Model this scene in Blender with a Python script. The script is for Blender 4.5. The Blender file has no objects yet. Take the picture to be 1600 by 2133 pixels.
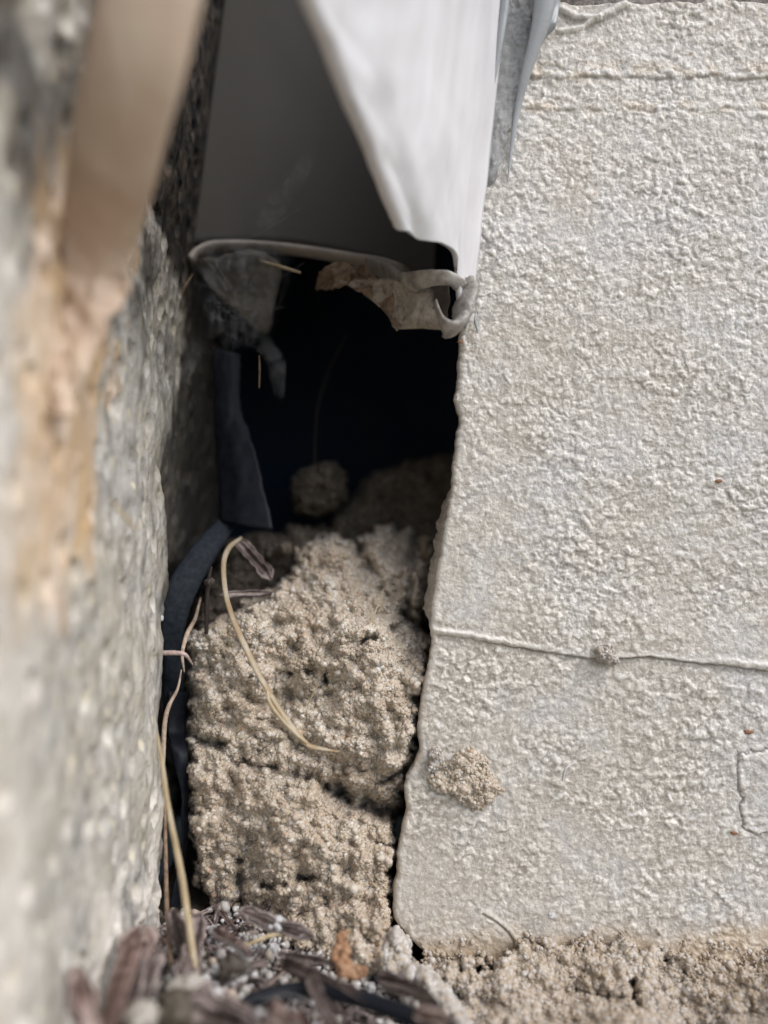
import bpy, math, random
import numpy as np
from mathutils import Vector, Matrix

R_ = math.radians
sc = bpy.context.scene
C = sc.collection
D = 167.0                      # mm, distance from the lens to the coated wall face
S = 0.001                      # all modelling below is in mm

# ------------------------------------------------------------------ camera
cam_d = bpy.data.cameras.new("camera"); cam = bpy.data.objects.new("camera", cam_d); C.objects.link(cam)
cam.location = (0, -D * S, 0); cam.rotation_euler = (R_(90), 0, 0)
cam_d.sensor_fit = 'VERTICAL'; cam_d.sensor_height = 24.0; cam_d.lens = 12.0 * D / 106.65
cam_d.clip_start = 0.005; cam_d.clip_end = 2000
cam_d.dof.use_dof = True; cam_d.dof.focus_distance = 0.168; cam_d.dof.aperture_fstop = cam_d.lens / 5.6
sc.camera = cam
# ------------------------------------------------------------------ sky and sun
SUN_AZ, SUN_EL = R_(131), R_(43)         # azimuth from +Y towards +X
w = bpy.data.worlds.new("World"); sc.world = w; w.use_nodes = True
wn = w.node_tree.nodes; sky = wn.new('ShaderNodeTexSky'); sky.sky_type = 'NISHITA'; sky.sun_disc = False
sky.sun_elevation = SUN_EL; sky.sun_rotation = SUN_AZ; sky.dust_density = 1.5; sky.air_density = 1.0
wn['Background'].inputs[1].default_value = 0.14
w.node_tree.links.new(sky.outputs[0], wn['Background'].inputs[0])
sd = bpy.data.lights.new("sun", 'SUN'); sd.energy = 1.35; sd.angle = R_(46); sd.color = (1, .97, .93)
so = bpy.data.objects.new("sun", sd); C.objects.link(so)
sv = Vector((math.sin(SUN_AZ) * math.cos(SUN_EL), math.cos(SUN_AZ) * math.cos(SUN_EL), math.sin(SUN_EL)))
so.rotation_euler = sv.to_track_quat('Z', 'Y').to_euler()
sc.view_settings.view_transform = 'Standard'; sc.view_settings.look = 'None'
sc.view_settings.exposure = 0.63; sc.view_settings.gamma = 1; sc.view_settings.use_curve_mapping = False
sc.cycles.max_bounces = 8; sc.cycles.transparent_max_bounces = 24

# ------------------------------------------------------------------ noise (numpy)
def _h(ix, iy, seed):
    h = (ix.astype(np.int64) * 374761393 + iy.astype(np.int64) * 668265263 + seed * 974634777) & 0xffffffff
    h = ((h ^ (h >> 13)) * 1274126177) & 0xffffffff
    h = ((h ^ (h >> 16)) * 2246822519) & 0xffffffff
    return ((h ^ (h >> 15)) & 0xffffff) / float(0x1000000)
def perlin(x, y, seed=0):
    x = np.asarray(x, float); y = np.asarray(y, float)
    x0 = np.floor(x); y0 = np.floor(y); fx = x - x0; fy = y - y0
    def g(ix, iy, dx, dy):
        a = _h(ix, iy, seed) * 2 * np.pi
        return np.cos(a) * dx + np.sin(a) * dy
    u = fx * fx * fx * (fx * (fx * 6 - 15) + 10); v = fy * fy * fy * (fy * (fy * 6 - 15) + 10)
    a = g(x0, y0, fx, fy); b = g(x0 + 1, y0, fx - 1, fy); c = g(x0, y0 + 1, fx, fy - 1); d = g(x0 + 1, y0 + 1, fx - 1, fy - 1)
    return ((a + (b - a) * u) * (1 - v) + (c + (d - c) * u) * v) * 1.5
def fbm(x, y, seed=0, o=4, gain=.5):
    s = 0; a = 1.0
    for i in range(o):
        s = s + a * perlin(x * 2 ** i + 17.3 * i, y * 2 ** i - 9.1 * i, seed + i); a *= gain
    return s
def worley(x, y, seed=0):
    x0 = np.floor(x); y0 = np.floor(y); f1 = np.full(x.shape, 9.0); idv = np.zeros(x.shape)
    for i in (-1, 0, 1):
        for j in (-1, 0, 1):
            cx = x0 + i; cy = y0 + j
            d = (cx + _h(cx, cy, seed) - x) ** 2 + (cy + _h(cx, cy, seed + 7) - y) ** 2
            r = _h(cx, cy, seed + 13); m = d < f1
            f1 = np.where(m, d, f1); idv = np.where(m, r, idv)
    return np.sqrt(f1), idv
def sstep(a, b, x):
    t = np.clip((x - a) / (b - a), 0, 1); return t * t * (3 - 2 * t)
def polydist(px, py, pts, closed=False):
    pts = [p[:2] for p in pts]; best = np.full(np.shape(px), 1e9)
    n = len(pts); rng = range(n if closed else n - 1)
    for i in rng:
        ax, ay = pts[i]; bx, by = pts[(i + 1) % n]; dx, dy = bx - ax, by - ay
        t = np.clip(((px - ax) * dx + (py - ay) * dy) / (dx * dx + dy * dy + 1e-9), 0, 1)
        best = np.minimum(best, np.hypot(px - ax - t * dx, py - ay - t * dy))
    return best
def inside(px, py, pts):
    c = np.zeros(px.shape, bool); n = len(pts)
    for i in range(n):
        ax, ay = pts[i]; bx, by = pts[(i + 1) % n]
        m = ((ay > py) != (by > py)) & (px < (bx - ax) * (py - ay) / ((by - ay) if by != ay else 1e-9) + ax)
        c ^= m
    return c

# ------------------------------------------------------------------ placing: photograph direction + depth -> mm
def W(px, py, d):
    """point seen in direction (px,py) of the 1600 wide photo at distance d mm from the lens plane"""
    k = d / D
    return ((px - 800) * .1 * k, d - D, (1066.5 - py) * .1 * k)
def GR(px, py, z=-83.0):
    d = -z / ((py - 1066.5) * .1) * D
    return W(px, py, d)

# ------------------------------------------------------------------ mesh helpers
def mesh_obj(name, co, faces, mat, parent=None, smooth=True, attr=None):
    co = np.asarray(co, dtype=np.float32) * S; faces = np.asarray(faces, dtype=np.int32)
    me = bpy.data.meshes.new(name); me.vertices.add(len(co)); me.vertices.foreach_set('co', co.ravel())
    k = faces.shape[1]; me.loops.add(faces.size); me.loops.foreach_set('vertex_index', faces.ravel())
    me.polygons.add(len(faces)); me.polygons.foreach_set('loop_start', np.arange(0, faces.size, k, dtype=np.int32))
    me.update(calc_edges=True)
    me.polygons.foreach_set('use_smooth', np.full(len(faces), smooth))
    if attr is not None:
        a = me.attributes.new('tint', 'FLOAT', 'POINT'); a.data.foreach_set('value', np.asarray(attr, dtype=np.float32))
    if mat: me.materials.append(mat)
    me.validate(); me.update()
    o = bpy.data.objects.new(name, me); C.objects.link(o)
    if parent: o.parent = parent
    return o
def tag(o, label=None, cat=None, group=None, kind=None):
    if label: o['label'] = label
    if cat: o['category'] = cat
    if group: o['group'] = group
    if kind: o['kind'] = kind
    return o
def empty(name, loc):
    o = bpy.data.objects.new(name, None); o.empty_display_size = .01; C.objects.link(o)
    o.location = [c * S for c in loc]; return o
def local(co, root):
    """points in mm relative to a root empty"""
    l = np.array(root.location) / S
    return np.asarray(co, float) - l
def grid_faces(n, m, wrap=False):
    i = np.arange(n - 1)[:, None]; j = np.arange(m if wrap else m - 1)[None, :]; j2 = (j + 1) % m
    return np.stack([i * m + j + 0 * j, i * m + j2, (i + 1) * m + j2, (i + 1) * m + j], -1).reshape(-1, 4)
def center_obj(o):
    """put the origin at the base of the mesh"""
    me = o.data; n = len(me.vertices); co = np.empty(n * 3, np.float32); me.vertices.foreach_get('co', co); co = co.reshape(-1, 3)
    c = np.array([(co[:, 0].min() + co[:, 0].max()) / 2, (co[:, 1].min() + co[:, 1].max()) / 2, co[:, 2].min()])
    me.vertices.foreach_set('co', (co - c).ravel().astype(np.float32)); o.location = c.tolist(); me.update(); return o
def spline(P, n):
    P = np.asarray(P, float); Q = np.vstack([2 * P[0] - P[1], P, 2 * P[-1] - P[-2]]); out = []
    seg = len(P) - 1
    for t in np.linspace(0, seg, n):
        i = min(int(t), seg - 1); f = t - i; a, b, c, d = Q[i:i + 4]
        out.append(.5 * ((2 * b) + (-a + c) * f + (2 * a - 5 * b + 4 * c - d) * f * f + (-a + 3 * b - 3 * c + d) * f ** 3))
    return np.array(out)
def frames(P):
    T = np.gradient(P, axis=0); T /= np.linalg.norm(T, axis=1)[:, None] + 1e-12
    up = np.array([0.1, -1, 0.15]); N = []; prev = None
    for t in T:
        v = up if prev is None else prev
        n = v - t * np.dot(v, t); n /= np.linalg.norm(n) + 1e-12; N.append(n); prev = n
    N = np.array(N); return T, N, np.cross(T, N)
def tube_geo(P, r, n=30, k=10, flat=1.0, twist=0.0, jit=0.0, seed=0, nz=0.0):
    """tube along a spline; r: radii along it; flat: thickness along the view / width across it"""
    Pp = spline(P, n); T, N, B = frames(Pp); r = np.interp(np.linspace(0, 1, n), np.linspace(0, 1, len(np.atleast_1d(r))), np.atleast_1d(r))
    a = np.linspace(0, 2 * np.pi, k, endpoint=False); rg = np.random.RandomState(seed)
    tw = np.linspace(0, twist, n)[:, None]
    rr = r[:, None] * (1 + jit * (rg.rand(n, k) - .5)); ca = np.cos(a)[None] * rr; sa = np.sin(a)[None] * rr * flat
    cb = ca * np.cos(tw) - sa * np.sin(tw); sb = ca * np.sin(tw) + sa * np.cos(tw)
    co = (Pp[:, None] + B[:, None] * cb[..., None] + N[:, None] * sb[..., None]).reshape(-1, 3)
    if nz:
        am = nz * sstep(.45, .75, np.repeat(np.linspace(0, 1, n), k)); am = am + .06 * nz
        for ax_ in (0, 1): co[:, ax_] += am * fbm(co[:, 0] / 5 + 3 * ax_ + co[:, 1] / 6, co[:, 2] / 7, seed + 90 + ax_, 4)
    f = grid_faces(n, k, True)
    co = np.vstack([co, Pp[0], Pp[-1]]); c0 = n * k
    cap = [[c0, (j + 1) % k, j, j] for j in range(k)] + [[c0 + 1, (n - 1) * k + j, (n - 1) * k + (j + 1) % k, (n - 1) * k + (j + 1) % k] for j in range(k)]
    # caps as degenerate-free quads: split each with the ring midpoint
    return co, f, cap
def tube(name, P, r, mat, parent=None, **kw):
    co, f, cap = tube_geo(P, r, **kw); n = len(co) - 2
    me = bpy.data.meshes.new(name); fl = [tuple(q) for q in f] + [tuple(c[:3]) for c in cap]
    if parent is not None: co = local(co, parent)
    me.from_pydata([tuple(v * S) for v in co], [], fl); me.update()
    me.polygons.foreach_set('use_smooth', np.full(len(me.polygons), True)); me.materials.append(mat)
    o = bpy.data.objects.new(name, me); C.objects.link(o)
    if parent is not None: o.parent = parent
    else: center_obj(o)
    return o

def ico(sub=1):
    t = (1 + 5 ** .5) / 2
    v = [(-1, t, 0), (1, t, 0), (-1, -t, 0), (1, -t, 0), (0, -1, t), (0, 1, t), (0, -1, -t), (0, 1, -t), (t, 0, -1), (t, 0, 1), (-t, 0, -1), (-t, 0, 1)]
    f = [(0, 11, 5), (0, 5, 1), (0, 1, 7), (0, 7, 10), (0, 10, 11), (1, 5, 9), (5, 11, 4), (11, 10, 2), (10, 7, 6), (7, 1, 8), (3, 9, 4), (3, 4, 2), (3, 2, 6), (3, 6, 8), (3, 8, 9), (4, 9, 5), (2, 4, 11), (6, 2, 10), (8, 6, 7), (9, 8, 1)]
    v = [np.array(q, float) / np.linalg.norm(q) for q in v]
    for _ in range(sub):
        nf = []; mid = {}
        def m(a, b):
            k = (min(a, b), max(a, b))
            if k not in mid:
                q = v[a] + v[b]; v.append(q / np.linalg.norm(q)); mid[k] = len(v) - 1
            return mid[k]
        for a, b, c in f:
            x, y, z = m(a, b), m(b, c), m(c, a); nf += [(a, x, z), (b, y, x), (c, z, y), (x, y, z)]
        f = nf
    return np.array(v), np.array(f)
ICO0, ICO1 = ico(0), ico(1)
def grain_geo(P, rad, seed=0, lod=1, lump=.35):
    """many separate rough grains as arrays"""
    rg = np.random.RandomState(seed); n = len(P); V, F = (ICO1 if lod else ICO0)
    q = rg.randn(n, 4); q /= np.linalg.norm(q, axis=1)[:, None]; a, b, c, d = q.T
    Rm = np.stack([np.stack([1 - 2 * (c * c + d * d), 2 * (b * c - a * d), 2 * (b * d + a * c)], -1),
                   np.stack([2 * (b * c + a * d), 1 - 2 * (b * b + d * d), 2 * (c * d - a * b)], -1),
                   np.stack([2 * (b * d - a * c), 2 * (c * d + a * b), 1 - 2 * (b * b + c * c)], -1)], 1)
    sc3 = 1 + (rg.rand(n, 1, 3) - .5) * .55
    disp = 1 + (rg.rand(n, len(V), 1) - .5) * lump
    v = V[None] * sc3 * disp * np.asarray(rad)[:, None, None]
    v = np.einsum('nvk,njk->nvj', v, Rm) + P[:, None]
    f = (F[None] + (np.arange(n) * len(V))[:, None, None]).reshape(-1, 3)
    t = np.repeat(rg.rand(n), len(V))
    return v.reshape(-1, 3), f, t
def join_geo(parts):
    co, fs, ts = [], [], []; off = 0
    for c, f, t in parts:
        if f.shape[1] == 4: f = np.vstack([f[:, [0, 1, 2]], f[:, [0, 2, 3]]])
        co.append(c); fs.append(f + off); ts.append(t); off += len(c)
    return np.vstack(co), np.vstack(fs), np.concatenate(ts)

# ------------------------------------------------------------------ materials
class NT:
    def __init__(s, name):
        s.m = bpy.data.materials.new(name); s.m.use_nodes = True; s.t = s.m.node_tree; s.n = s.t.nodes; s.b = s.n['Principled BSDF']
        s.tc = s.n.new('ShaderNodeTexCoord')
    def L(s, a, b): s.t.links.new(a, b)
    def noise(s, scale, detail=4, rough=.55, dist=0, vec=None, stretch=None):
        n = s.n.new('ShaderNodeTexNoise'); n.inputs['Scale'].default_value = scale; n.inputs['Detail'].default_value = detail
        n.inputs['Roughness'].default_value = rough; n.inputs['Distortion'].default_value = dist
        v = s.n.new('ShaderNodeMapping'); s.L(s.tc.outputs['Object'], v.inputs[0]); v.inputs['Scale'].default_value = stretch or (1, 1, 1)
        s.L(v.outputs[0], n.inputs['Vector']); return n.outputs['Fac']
    def voro(s, scale, feat='F1', out='Distance', stretch=None):
        n = s.n.new('ShaderNodeTexVoronoi'); n.inputs['Scale'].default_value = scale; n.feature = feat
        v = s.n.new('ShaderNodeMapping'); s.L(s.tc.outputs['Object'], v.inputs[0]); v.inputs['Scale'].default_value = stretch or (1, 1, 1)
        s.L(v.outputs[0], n.inputs['Vector']); return n.outputs[out]
    def attr(s, name='tint'):
        a = s.n.new('ShaderNodeAttribute'); a.attribute_name = name; return a.outputs['Fac']
    def ramp(s, fac, stops, interp='LINEAR'):
        r = s.n.new('ShaderNodeValToRGB'); r.color_ramp.interpolation = interp; e = r.color_ramp.elements
        while len(e) < len(stops): e.new(.5)
        for el, (p, c) in zip(e, stops): el.position = p; el.color = (*c, 1) if len(c) == 3 else c
        s.L(fac, r.inputs[0]); return r.outputs[0]
    def mix(s, fac, a, b, mode='MIX'):
        m = s.n.new('ShaderNodeMix'); m.data_type = 'RGBA'; m.blend_type = mode
        for i, v in ((6, a), (7, b)):
            if isinstance(v, tuple): m.inputs[i].default_value = (*v, 1)
            else: s.L(v, m.inputs[i])
        if isinstance(fac, (int, float)): m.inputs[0].default_value = fac
        else: s.L(fac, m.inputs[0])
        return m.outputs[2]
    def math(s, op, a, b=0.0):
        m = s.n.new('ShaderNodeMath'); m.operation = op
        for i, v in ((0, a), (1, b)):
            if isinstance(v, (int, float)): m.inputs[i].default_value = v
            else: s.L(v, m.inputs[i])
        return m.outputs[0]
    def bump(s, h, dist, strength=1.0, prev=None):
        b = s.n.new('ShaderNodeBump'); b.inputs['Distance'].default_value = dist; b.inputs['Strength'].default_value = strength
        s.L(h, b.inputs['Height'])
        if prev is not None: s.L(prev, b.inputs['Normal'])
        return b.outputs[0]
    def fin(s, col, rough=.6, nrm=None, spec=.5, alpha=None):
        if isinstance(col, tuple): s.b.inputs['Base Color'].default_value = (*col, 1)
        else: s.L(col, s.b.inputs['Base Color'])
        if isinstance(rough, (int, float)): s.b.inputs['Roughness'].default_value = rough
        else: s.L(rough, s.b.inputs['Roughness'])
        s.b.inputs['Specular IOR Level'].default_value = spec
        if nrm is not None: s.L(nrm, s.b.inputs['Normal'])
        if alpha is not None: s.L(alpha, s.b.inputs['Alpha'])
        return s.m

def m_coat():
    t = NT('masonry_coating')
    big = t.noise(45, 5, .6); mid = t.noise(300, 5, .65); fine = t.noise(1400, 3, .6)
    c = t.ramp(big, [(.3, (.47, .42, .355)), (.5, (.54, .505, .455)), (.66, (.565, .555, .545))])
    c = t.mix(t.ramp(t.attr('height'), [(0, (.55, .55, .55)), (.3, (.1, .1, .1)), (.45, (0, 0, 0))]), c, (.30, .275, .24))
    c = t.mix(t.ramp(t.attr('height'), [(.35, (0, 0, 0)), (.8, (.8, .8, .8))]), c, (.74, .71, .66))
    c = t.mix(t.ramp(mid, [(.52, (0, 0, 0)), (.68, (.5, .5, .5))]), c, (.66, .63, .57))
    c = t.mix(t.ramp(t.noise(700, 4, .7), [(.54, (0, 0, 0)), (.70, (.6, .6, .6))]), c, (.34, .32, .30))
    c = t.mix(t.ramp(t.noise(1150, 2, .5), [(.56, (0, 0, 0)), (.70, (.7, .7, .7))]), c, (.80, .77, .70))
    c = t.mix(t.ramp(t.attr(), [(0, (0, 0, 0)), (1, (1, 1, 1))]), c, (.56, .43, .28))
    c = t.mix(t.ramp(t.noise(130, 2, .5), [(.755, (0, 0, 0)), (.775, (.8, .8, .8))]), c, (.42, .17, .05))
    t.b.inputs['Subsurface Weight'].default_value = .35; t.b.inputs['Subsurface Scale'].default_value = .0009; t.b.inputs['Subsurface Radius'].default_value = (1, .8, .6)
    n = t.bump(fine, .0003, .7); n = t.bump(t.noise(650, 3), .0004, .6, n)
    return t.fin(c, t.math('MULTIPLY_ADD', mid, .35), n, .5) if False else t.fin(c, .42, n, .5)
def m_grain(name, stops, bumpd=.0002):
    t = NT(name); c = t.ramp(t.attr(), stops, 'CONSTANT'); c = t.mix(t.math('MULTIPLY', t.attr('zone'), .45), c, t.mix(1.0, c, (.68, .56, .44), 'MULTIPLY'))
    c = t.mix(t.math('MULTIPLY', t.noise(900, 3), .35), c, (.30, .25, .19))
    return t.fin(c, .62, t.bump(t.noise(2600, 3, .6), bumpd, .8), .35)
BEIGE = [(p, tuple(min(.8, v * 1.24) for v in c)) for p, c in [(0, (.44, .385, .305)), (.2, (.50, .44, .365)), (.36, (.44, .375, .29)), (.5, (.54, .50, .44)), (.64, (.47, .39, .325)),
         (.76, (.60, .575, .53)), (.86, (.38, .33, .26)), (.93, (.33, .32, .31)), (.975, (.46, .32, .22)), (.985, (.66, .65, .62))]]
_unused = [(0, (.44, .385, .305)), (.2, (.50, .44, .365)), (.36, (.44, .375, .29)), (.5, (.54, .50, .44)), (.64, (.47, .39, .325)),
         (.76, (.60, .575, .53)), (.86, (.38, .33, .26)), (.93, (.33, .32, .31)), (.975, (.46, .32, .22)), (.985, (.66, .65, .62))]
TAN = [(0, (.50, .42, .32)), (.2, (.60, .53, .44)), (.4, (.46, .39, .30)), (.52, (.66, .62, .56)), (.7, (.52, .48, .43)), (.8, (.70, .68, .66)), (.95, (.26, .24, .22))]
PALE = [(0, (.52, .50, .47)), (.25, (.62, .60, .57)), (.45, (.45, .42, .38)), (.6, (.70, .69, .68)), (.75, (.50, .44, .36)), (.88, (.30, .28, .26)), (.95, (.6, .5, .4))]
WHITE = [(0, (.74, .74, .75)), (.35, (.66, .66, .68)), (.6, (.80, .80, .80)), (.8, (.58, .56, .54)), (.93, (.62, .50, .42))]
SOILC = [(p, tuple(v * .55 for v in c)) for p, c in [(0, (.045, .036, .032)), (.3, (.028, .022, .02)), (.55, (.065, .052, .045)), (.75, (.018, .015, .015)), (.93, (.13, .11, .10))]]
CLODC = [(0, (.08, .066, .05)), (.3, (.11, .09, .066)), (.55, (.06, .05, .036)), (.75, (.13, .11, .085)), (.9, (.04, .035, .03))]
M_coat = m_coat(); M_beige = m_grain('crumbled_mortar', BEIGE); M_tan = m_grain('sandy_mortar', TAN); M_pale = m_grain('pale_crumbs', PALE)
M_white = m_grain('white_granules', [(p, tuple(v * .85 for v in c)) for p, c in WHITE]); M_soil = m_grain('dark_soil', SOILC); M_clodgrey = m_grain('shaded_grey_mortar', [(p, tuple(v * 2.6 for v in c)) for p, c in CLODC]); M_clod = m_grain('brown_clod', CLODC)  # grey mortar is a darker copy with shade put into its colour

def m_conc():
    t = NT('weathered_concrete')
    st = (1, 1, .55)
    big = t.noise(60, 4, .6); mid = t.noise(260, 5, .65, .3, stretch=st)
    c = t.ramp(mid, [(.3, (.19, .18, .165)), (.42, (.37, .355, .325)), (.54, (.50, .48, .44)), (.7, (.69, .665, .61))])
    c = t.mix(t.ramp(t.voro(330, stretch=st), [(.0, (.8, .8, .8)), (.17, (.6, .6, .6)), (.26, (0, 0, 0))]), c, (.68, .62, .46))
    c = t.mix(t.ramp(big, [(.42, (0, 0, 0)), (.62, (.4, .4, .4))]), c, (.46, .40, .30))
    # tan stain band running down the face where the lath was (attribute: 0..1 tan)
    a = t.attr()
    pat = t.ramp(t.noise(190, 4, .6, stretch=(1, 1, .4)), [(.35, (.58, .41, .23)), (.5, (.55, .41, .28)), (.64, (.74, .60, .48))])
    c = t.mix(t.ramp(a, [(0, (0, 0, 0)), (.5, (1, 1, 1)), (1, (1, 1, 1))]), c, pat)
    c = t.mix(t.attr('shade_dirt'), c, t.ramp(t.noise(240, 4, .6), [(.38, (.012, .012, .014)), (.56, (.055, .048, .04)), (.74, (.12, .085, .06))]))
    t2 = t.attr('white'); c = t.mix(t2, c, t.ramp(t.noise(150, 4, .6), [(.35, (.56, .51, .43)), (.6, (.78, .74, .68))]))
    n = t.bump(t.noise(500, 4, .6), .0008, .7)
    return t.fin(c, .75, n, .3)
M_conc = m_conc()
def m_wood(name, a, b, c_, sc=1.0, st=(1, 1, .15), rough=.6, bd=.0006, fib=False):
    t = NT(name); f = t.noise(350 * sc, 5, .6, .2, stretch=st)
    lo_, hi_ = (.36, .64) if fib else (.3, .7)
    if fib: f = t.math('ADD', t.math('MULTIPLY', f, .45), t.math('MULTIPLY', t.attr(), .55))
    col = t.ramp(f, [(lo_, a), (.5, b), (hi_, c_)])
    return t.fin(col, rough, t.bump(f, bd, .9), .3)
M_lath = m_wood('raw_lath', (.46, .34, .25), (.55, .42, .32), (.60, .49, .38), .35)
M_bark = m_wood('purple_brown_bark', (.032, .023, .02), (.13, .098, .088), (.32, .265, .245), 1.6, (1, 1, 1), fib=True)
M_bark2 = m_wood('red_brown_bark', (.06, .034, .026), (.20, .135, .115), (.38, .30, .27), 1.2, (1, 1, 1), fib=True)
M_straw = m_wood('dry_straw', (.30, .22, .12), (.42, .33, .20), (.52, .45, .33), 1.5, (1, 1, .2), .42)
M_straw2 = m_wood('golden_straw', (.30, .17, .07), (.38, .31, .21), (.54, .49, .41), .5, (1, 1, 1), .4)
M_root = m_wood('pale_rootlet', (.30, .22, .17), (.45, .35, .27), (.55, .46, .38), 2, (1, 1, 1))
M_pink = m_wood('pinkish_rootlet', (.45, .33, .30), (.55, .42, .38), (.60, .50, .45), 2, (1, 1, 1))
M_leaf = m_wood('dead_leaf', (.10, .065, .04), (.22, .15, .10), (.34, .25, .18), 1.2, (1, 1, 1))
M_pod = m_wood('orange_brown_husk', (.20, .10, .05), (.36, .20, .11), (.50, .33, .21), 2.2, (1, 1, 1), .5)
def m_plain(name, col, rough, ns=200, amt=.25, bd=.00015, dark=None, spec=.5, stretch=None, bs=1.0):
    t = NT(name); f = t.noise(ns, 5, .6, stretch=stretch); dk = dark or tuple(v * .6 for v in col)
    c = t.mix(t.ramp(f, [(.4, (0, 0, 0)), (.7, (amt * 2, amt * 2, amt * 2))]), col, dk)
    return t.fin(c, rough, t.bump(t.noise(ns * 6 * bs, 3, stretch=stretch), bd, .7), spec)
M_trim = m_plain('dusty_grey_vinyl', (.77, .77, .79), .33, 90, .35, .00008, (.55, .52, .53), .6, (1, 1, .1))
M_panel = m_plain('shaded_brown_grey_vinyl', (.085, .078, .070), .6, 40, .12, .0001, (.06, .058, .058), .2)  # same vinyl as the trim, with the recess shade put into its colour
M_lip = m_plain('dusty_taupe_vinyl', (.40, .355, .31), .5, 160, .3, .0002)
M_paper = m_plain('dusty_brown_paper', (.17, .15, .125), .85, 250, .5, .0003, (.09, .08, .07), .1)
M_seal = m_plain('grey_sealant', (.32, .335, .345), .30, 200, .15, .0001, (.26, .27, .275))
M_curl = m_plain('grubby_vinyl', (.44, .42, .39), .45, 350, .6, .0003, (.25, .22, .19))
M_sealrough = m_plain('grey_sealant_smear', (.42, .42, .41), .6, 900, .45, .0004, (.25, .25, .25))
M_plas = m_plain('black_plastic', (.007, .009, .014), .5, 500, .3, .00012, (.018, .020, .025), .2)
M_plas2 = m_plain('dusty_black_rubber', (.012, .017, .024), .6, 900, .5, .0002, (.028, .034, .043), .2)
M_board = m_plain('dark_backing', (.010, .018, .034), .9, 150, .5, .0005, (.018, .022, .030), .05)  # blue-black gloom of the hole is put into the board's colour
M_siding = m_plain('upper_wall_render', (.42, .38, .34), .8, 300, .4, .0008)
M_grit = m_plain('gritty_dark_mortar', (.34, .31, .28), .85, 700, .6, .0008, (.14, .12, .11), .3)
M_grass = m_plain('garden_soil', (.16, .13, .10), .9, 30, .4, .002, (.09, .10, .05), .1)
M_dark = m_plain('chip_mark', (.07, .06, .055), .7)
M_rust = m_plain('rusty_speck', (.30, .15, .08), .7, 600, .3)
def m_web(name, lo, hi, col, sc=220, st=(1, 1, 1), op=.6):
    t = NT(name); f = t.noise(sc, 6, .7, 1.2, stretch=st)
    a = t.ramp(f, [(lo, (0, 0, 0)), (hi, (op, op, op))]); e = t.attr()
    return t.fin(col, .9, None, .1, t.math('MULTIPLY', a, e))
M_web = m_web('cobweb', .38, .74, (.36, .37, .385), 260, (1, 1, .3), .36)
M_wisp = m_web('wispy_cobweb', .36, .85, (.42, .43, .44), 240, (1, 1, .4), .36)
M_web2 = m_web('dense_dusty_web', .25, .6, (.42, .37, .31), 260, (1, 1, 1), .95)
t_ = NT('silk'); M_silk = t_.fin((.62, .62, .62), .5, None, .5, None); t_.b.inputs['Alpha'].default_value = .3

# ================================================================== LARGE STRUCTURE
# ---- ground out to the horizon
co = np.array([(-200000, -200000, -104), (200000, -200000, -104), (200000, 200000, -104), (-200000, 200000, -104)], float)
o = mesh_obj('ground', co, [[0, 1, 2, 3]], M_grass); tag(o, 'dark garden soil around the foot of the house wall', 'ground', kind='structure')

# ---- near soil bed (displaced)
gx = np.linspace(-52, 130, 300); gy = np.linspace(-120, 70, 330); X, Y = np.meshgrid(gx, gy)
def gbase(x, y): return -85.5 - 13.0 * sstep(-32, 14, x) + 2.0 * sstep(0, -60, y) * 0 + 1.6 * fbm(x / 14, y / 14, 5, 4)
Zg = gbase(X, Y) + .5 * fbm(X / 2.5, Y / 2.5, 9, 3)
def ground_z(x, y): return float(gbase(np.array([float(x)]), np.array([float(y)]))[0])
o = mesh_obj('soil', np.stack([X, Y, Zg], -1).reshape(-1, 3), grid_faces(*X.shape), M_soil, attr=np.random.RandomState(1).rand(X.size))
tag(o, 'dark crumbly soil under the bark mulch', 'soil', kind='structure')

# ---- coated wall on the right
EDGE = [(-60, 1064), (300, 1005), (560, 968), (690, 960), (760, 953), (830, 948), (868, 955), (950, 946), (1040, 937), (1100, 924), (1200, 909), (1290, 893), (1330, 901),
        (1400, 889), (1450, 878), (1530, 869), (1570, 873), (1600, 860), (1620, 846), (1650, 842), (1690, 845), (1760, 831), (1850, 820), (1900, 818), (1930, 826), (1960, 850), (1985, 880), (2160, 960)]
ey = np.array([e[0] for e in EDGE], float); ex = np.array([e[1] for e in EDGE], float)
nr, nc = 1080, 560
pyv = np.linspace(8, 2160, nr); u = np.concatenate([np.linspace(0, .42, nc - 60, endpoint=False), np.linspace(.42, 1, 60) ** 1]); u = np.concatenate([np.linspace(0, 1, 500) * .42, .42 + np.linspace(.02, 1, 60) ** 1.5 * .58]); nc = len(u)
edge = np.interp(pyv, ey, ex) + 3.5 * fbm(pyv / 45, pyv * 0, 3, 4)
PXs = edge[:, None] + u[None] * (2800 - edge[:, None]); PYs = np.repeat(pyv[:, None], nc, 1)
topw = 14 * fbm(PXs / 130, PXs * 0, 77, 4) * sstep(60, 8, PYs)
PYs = PYs + topw
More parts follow.
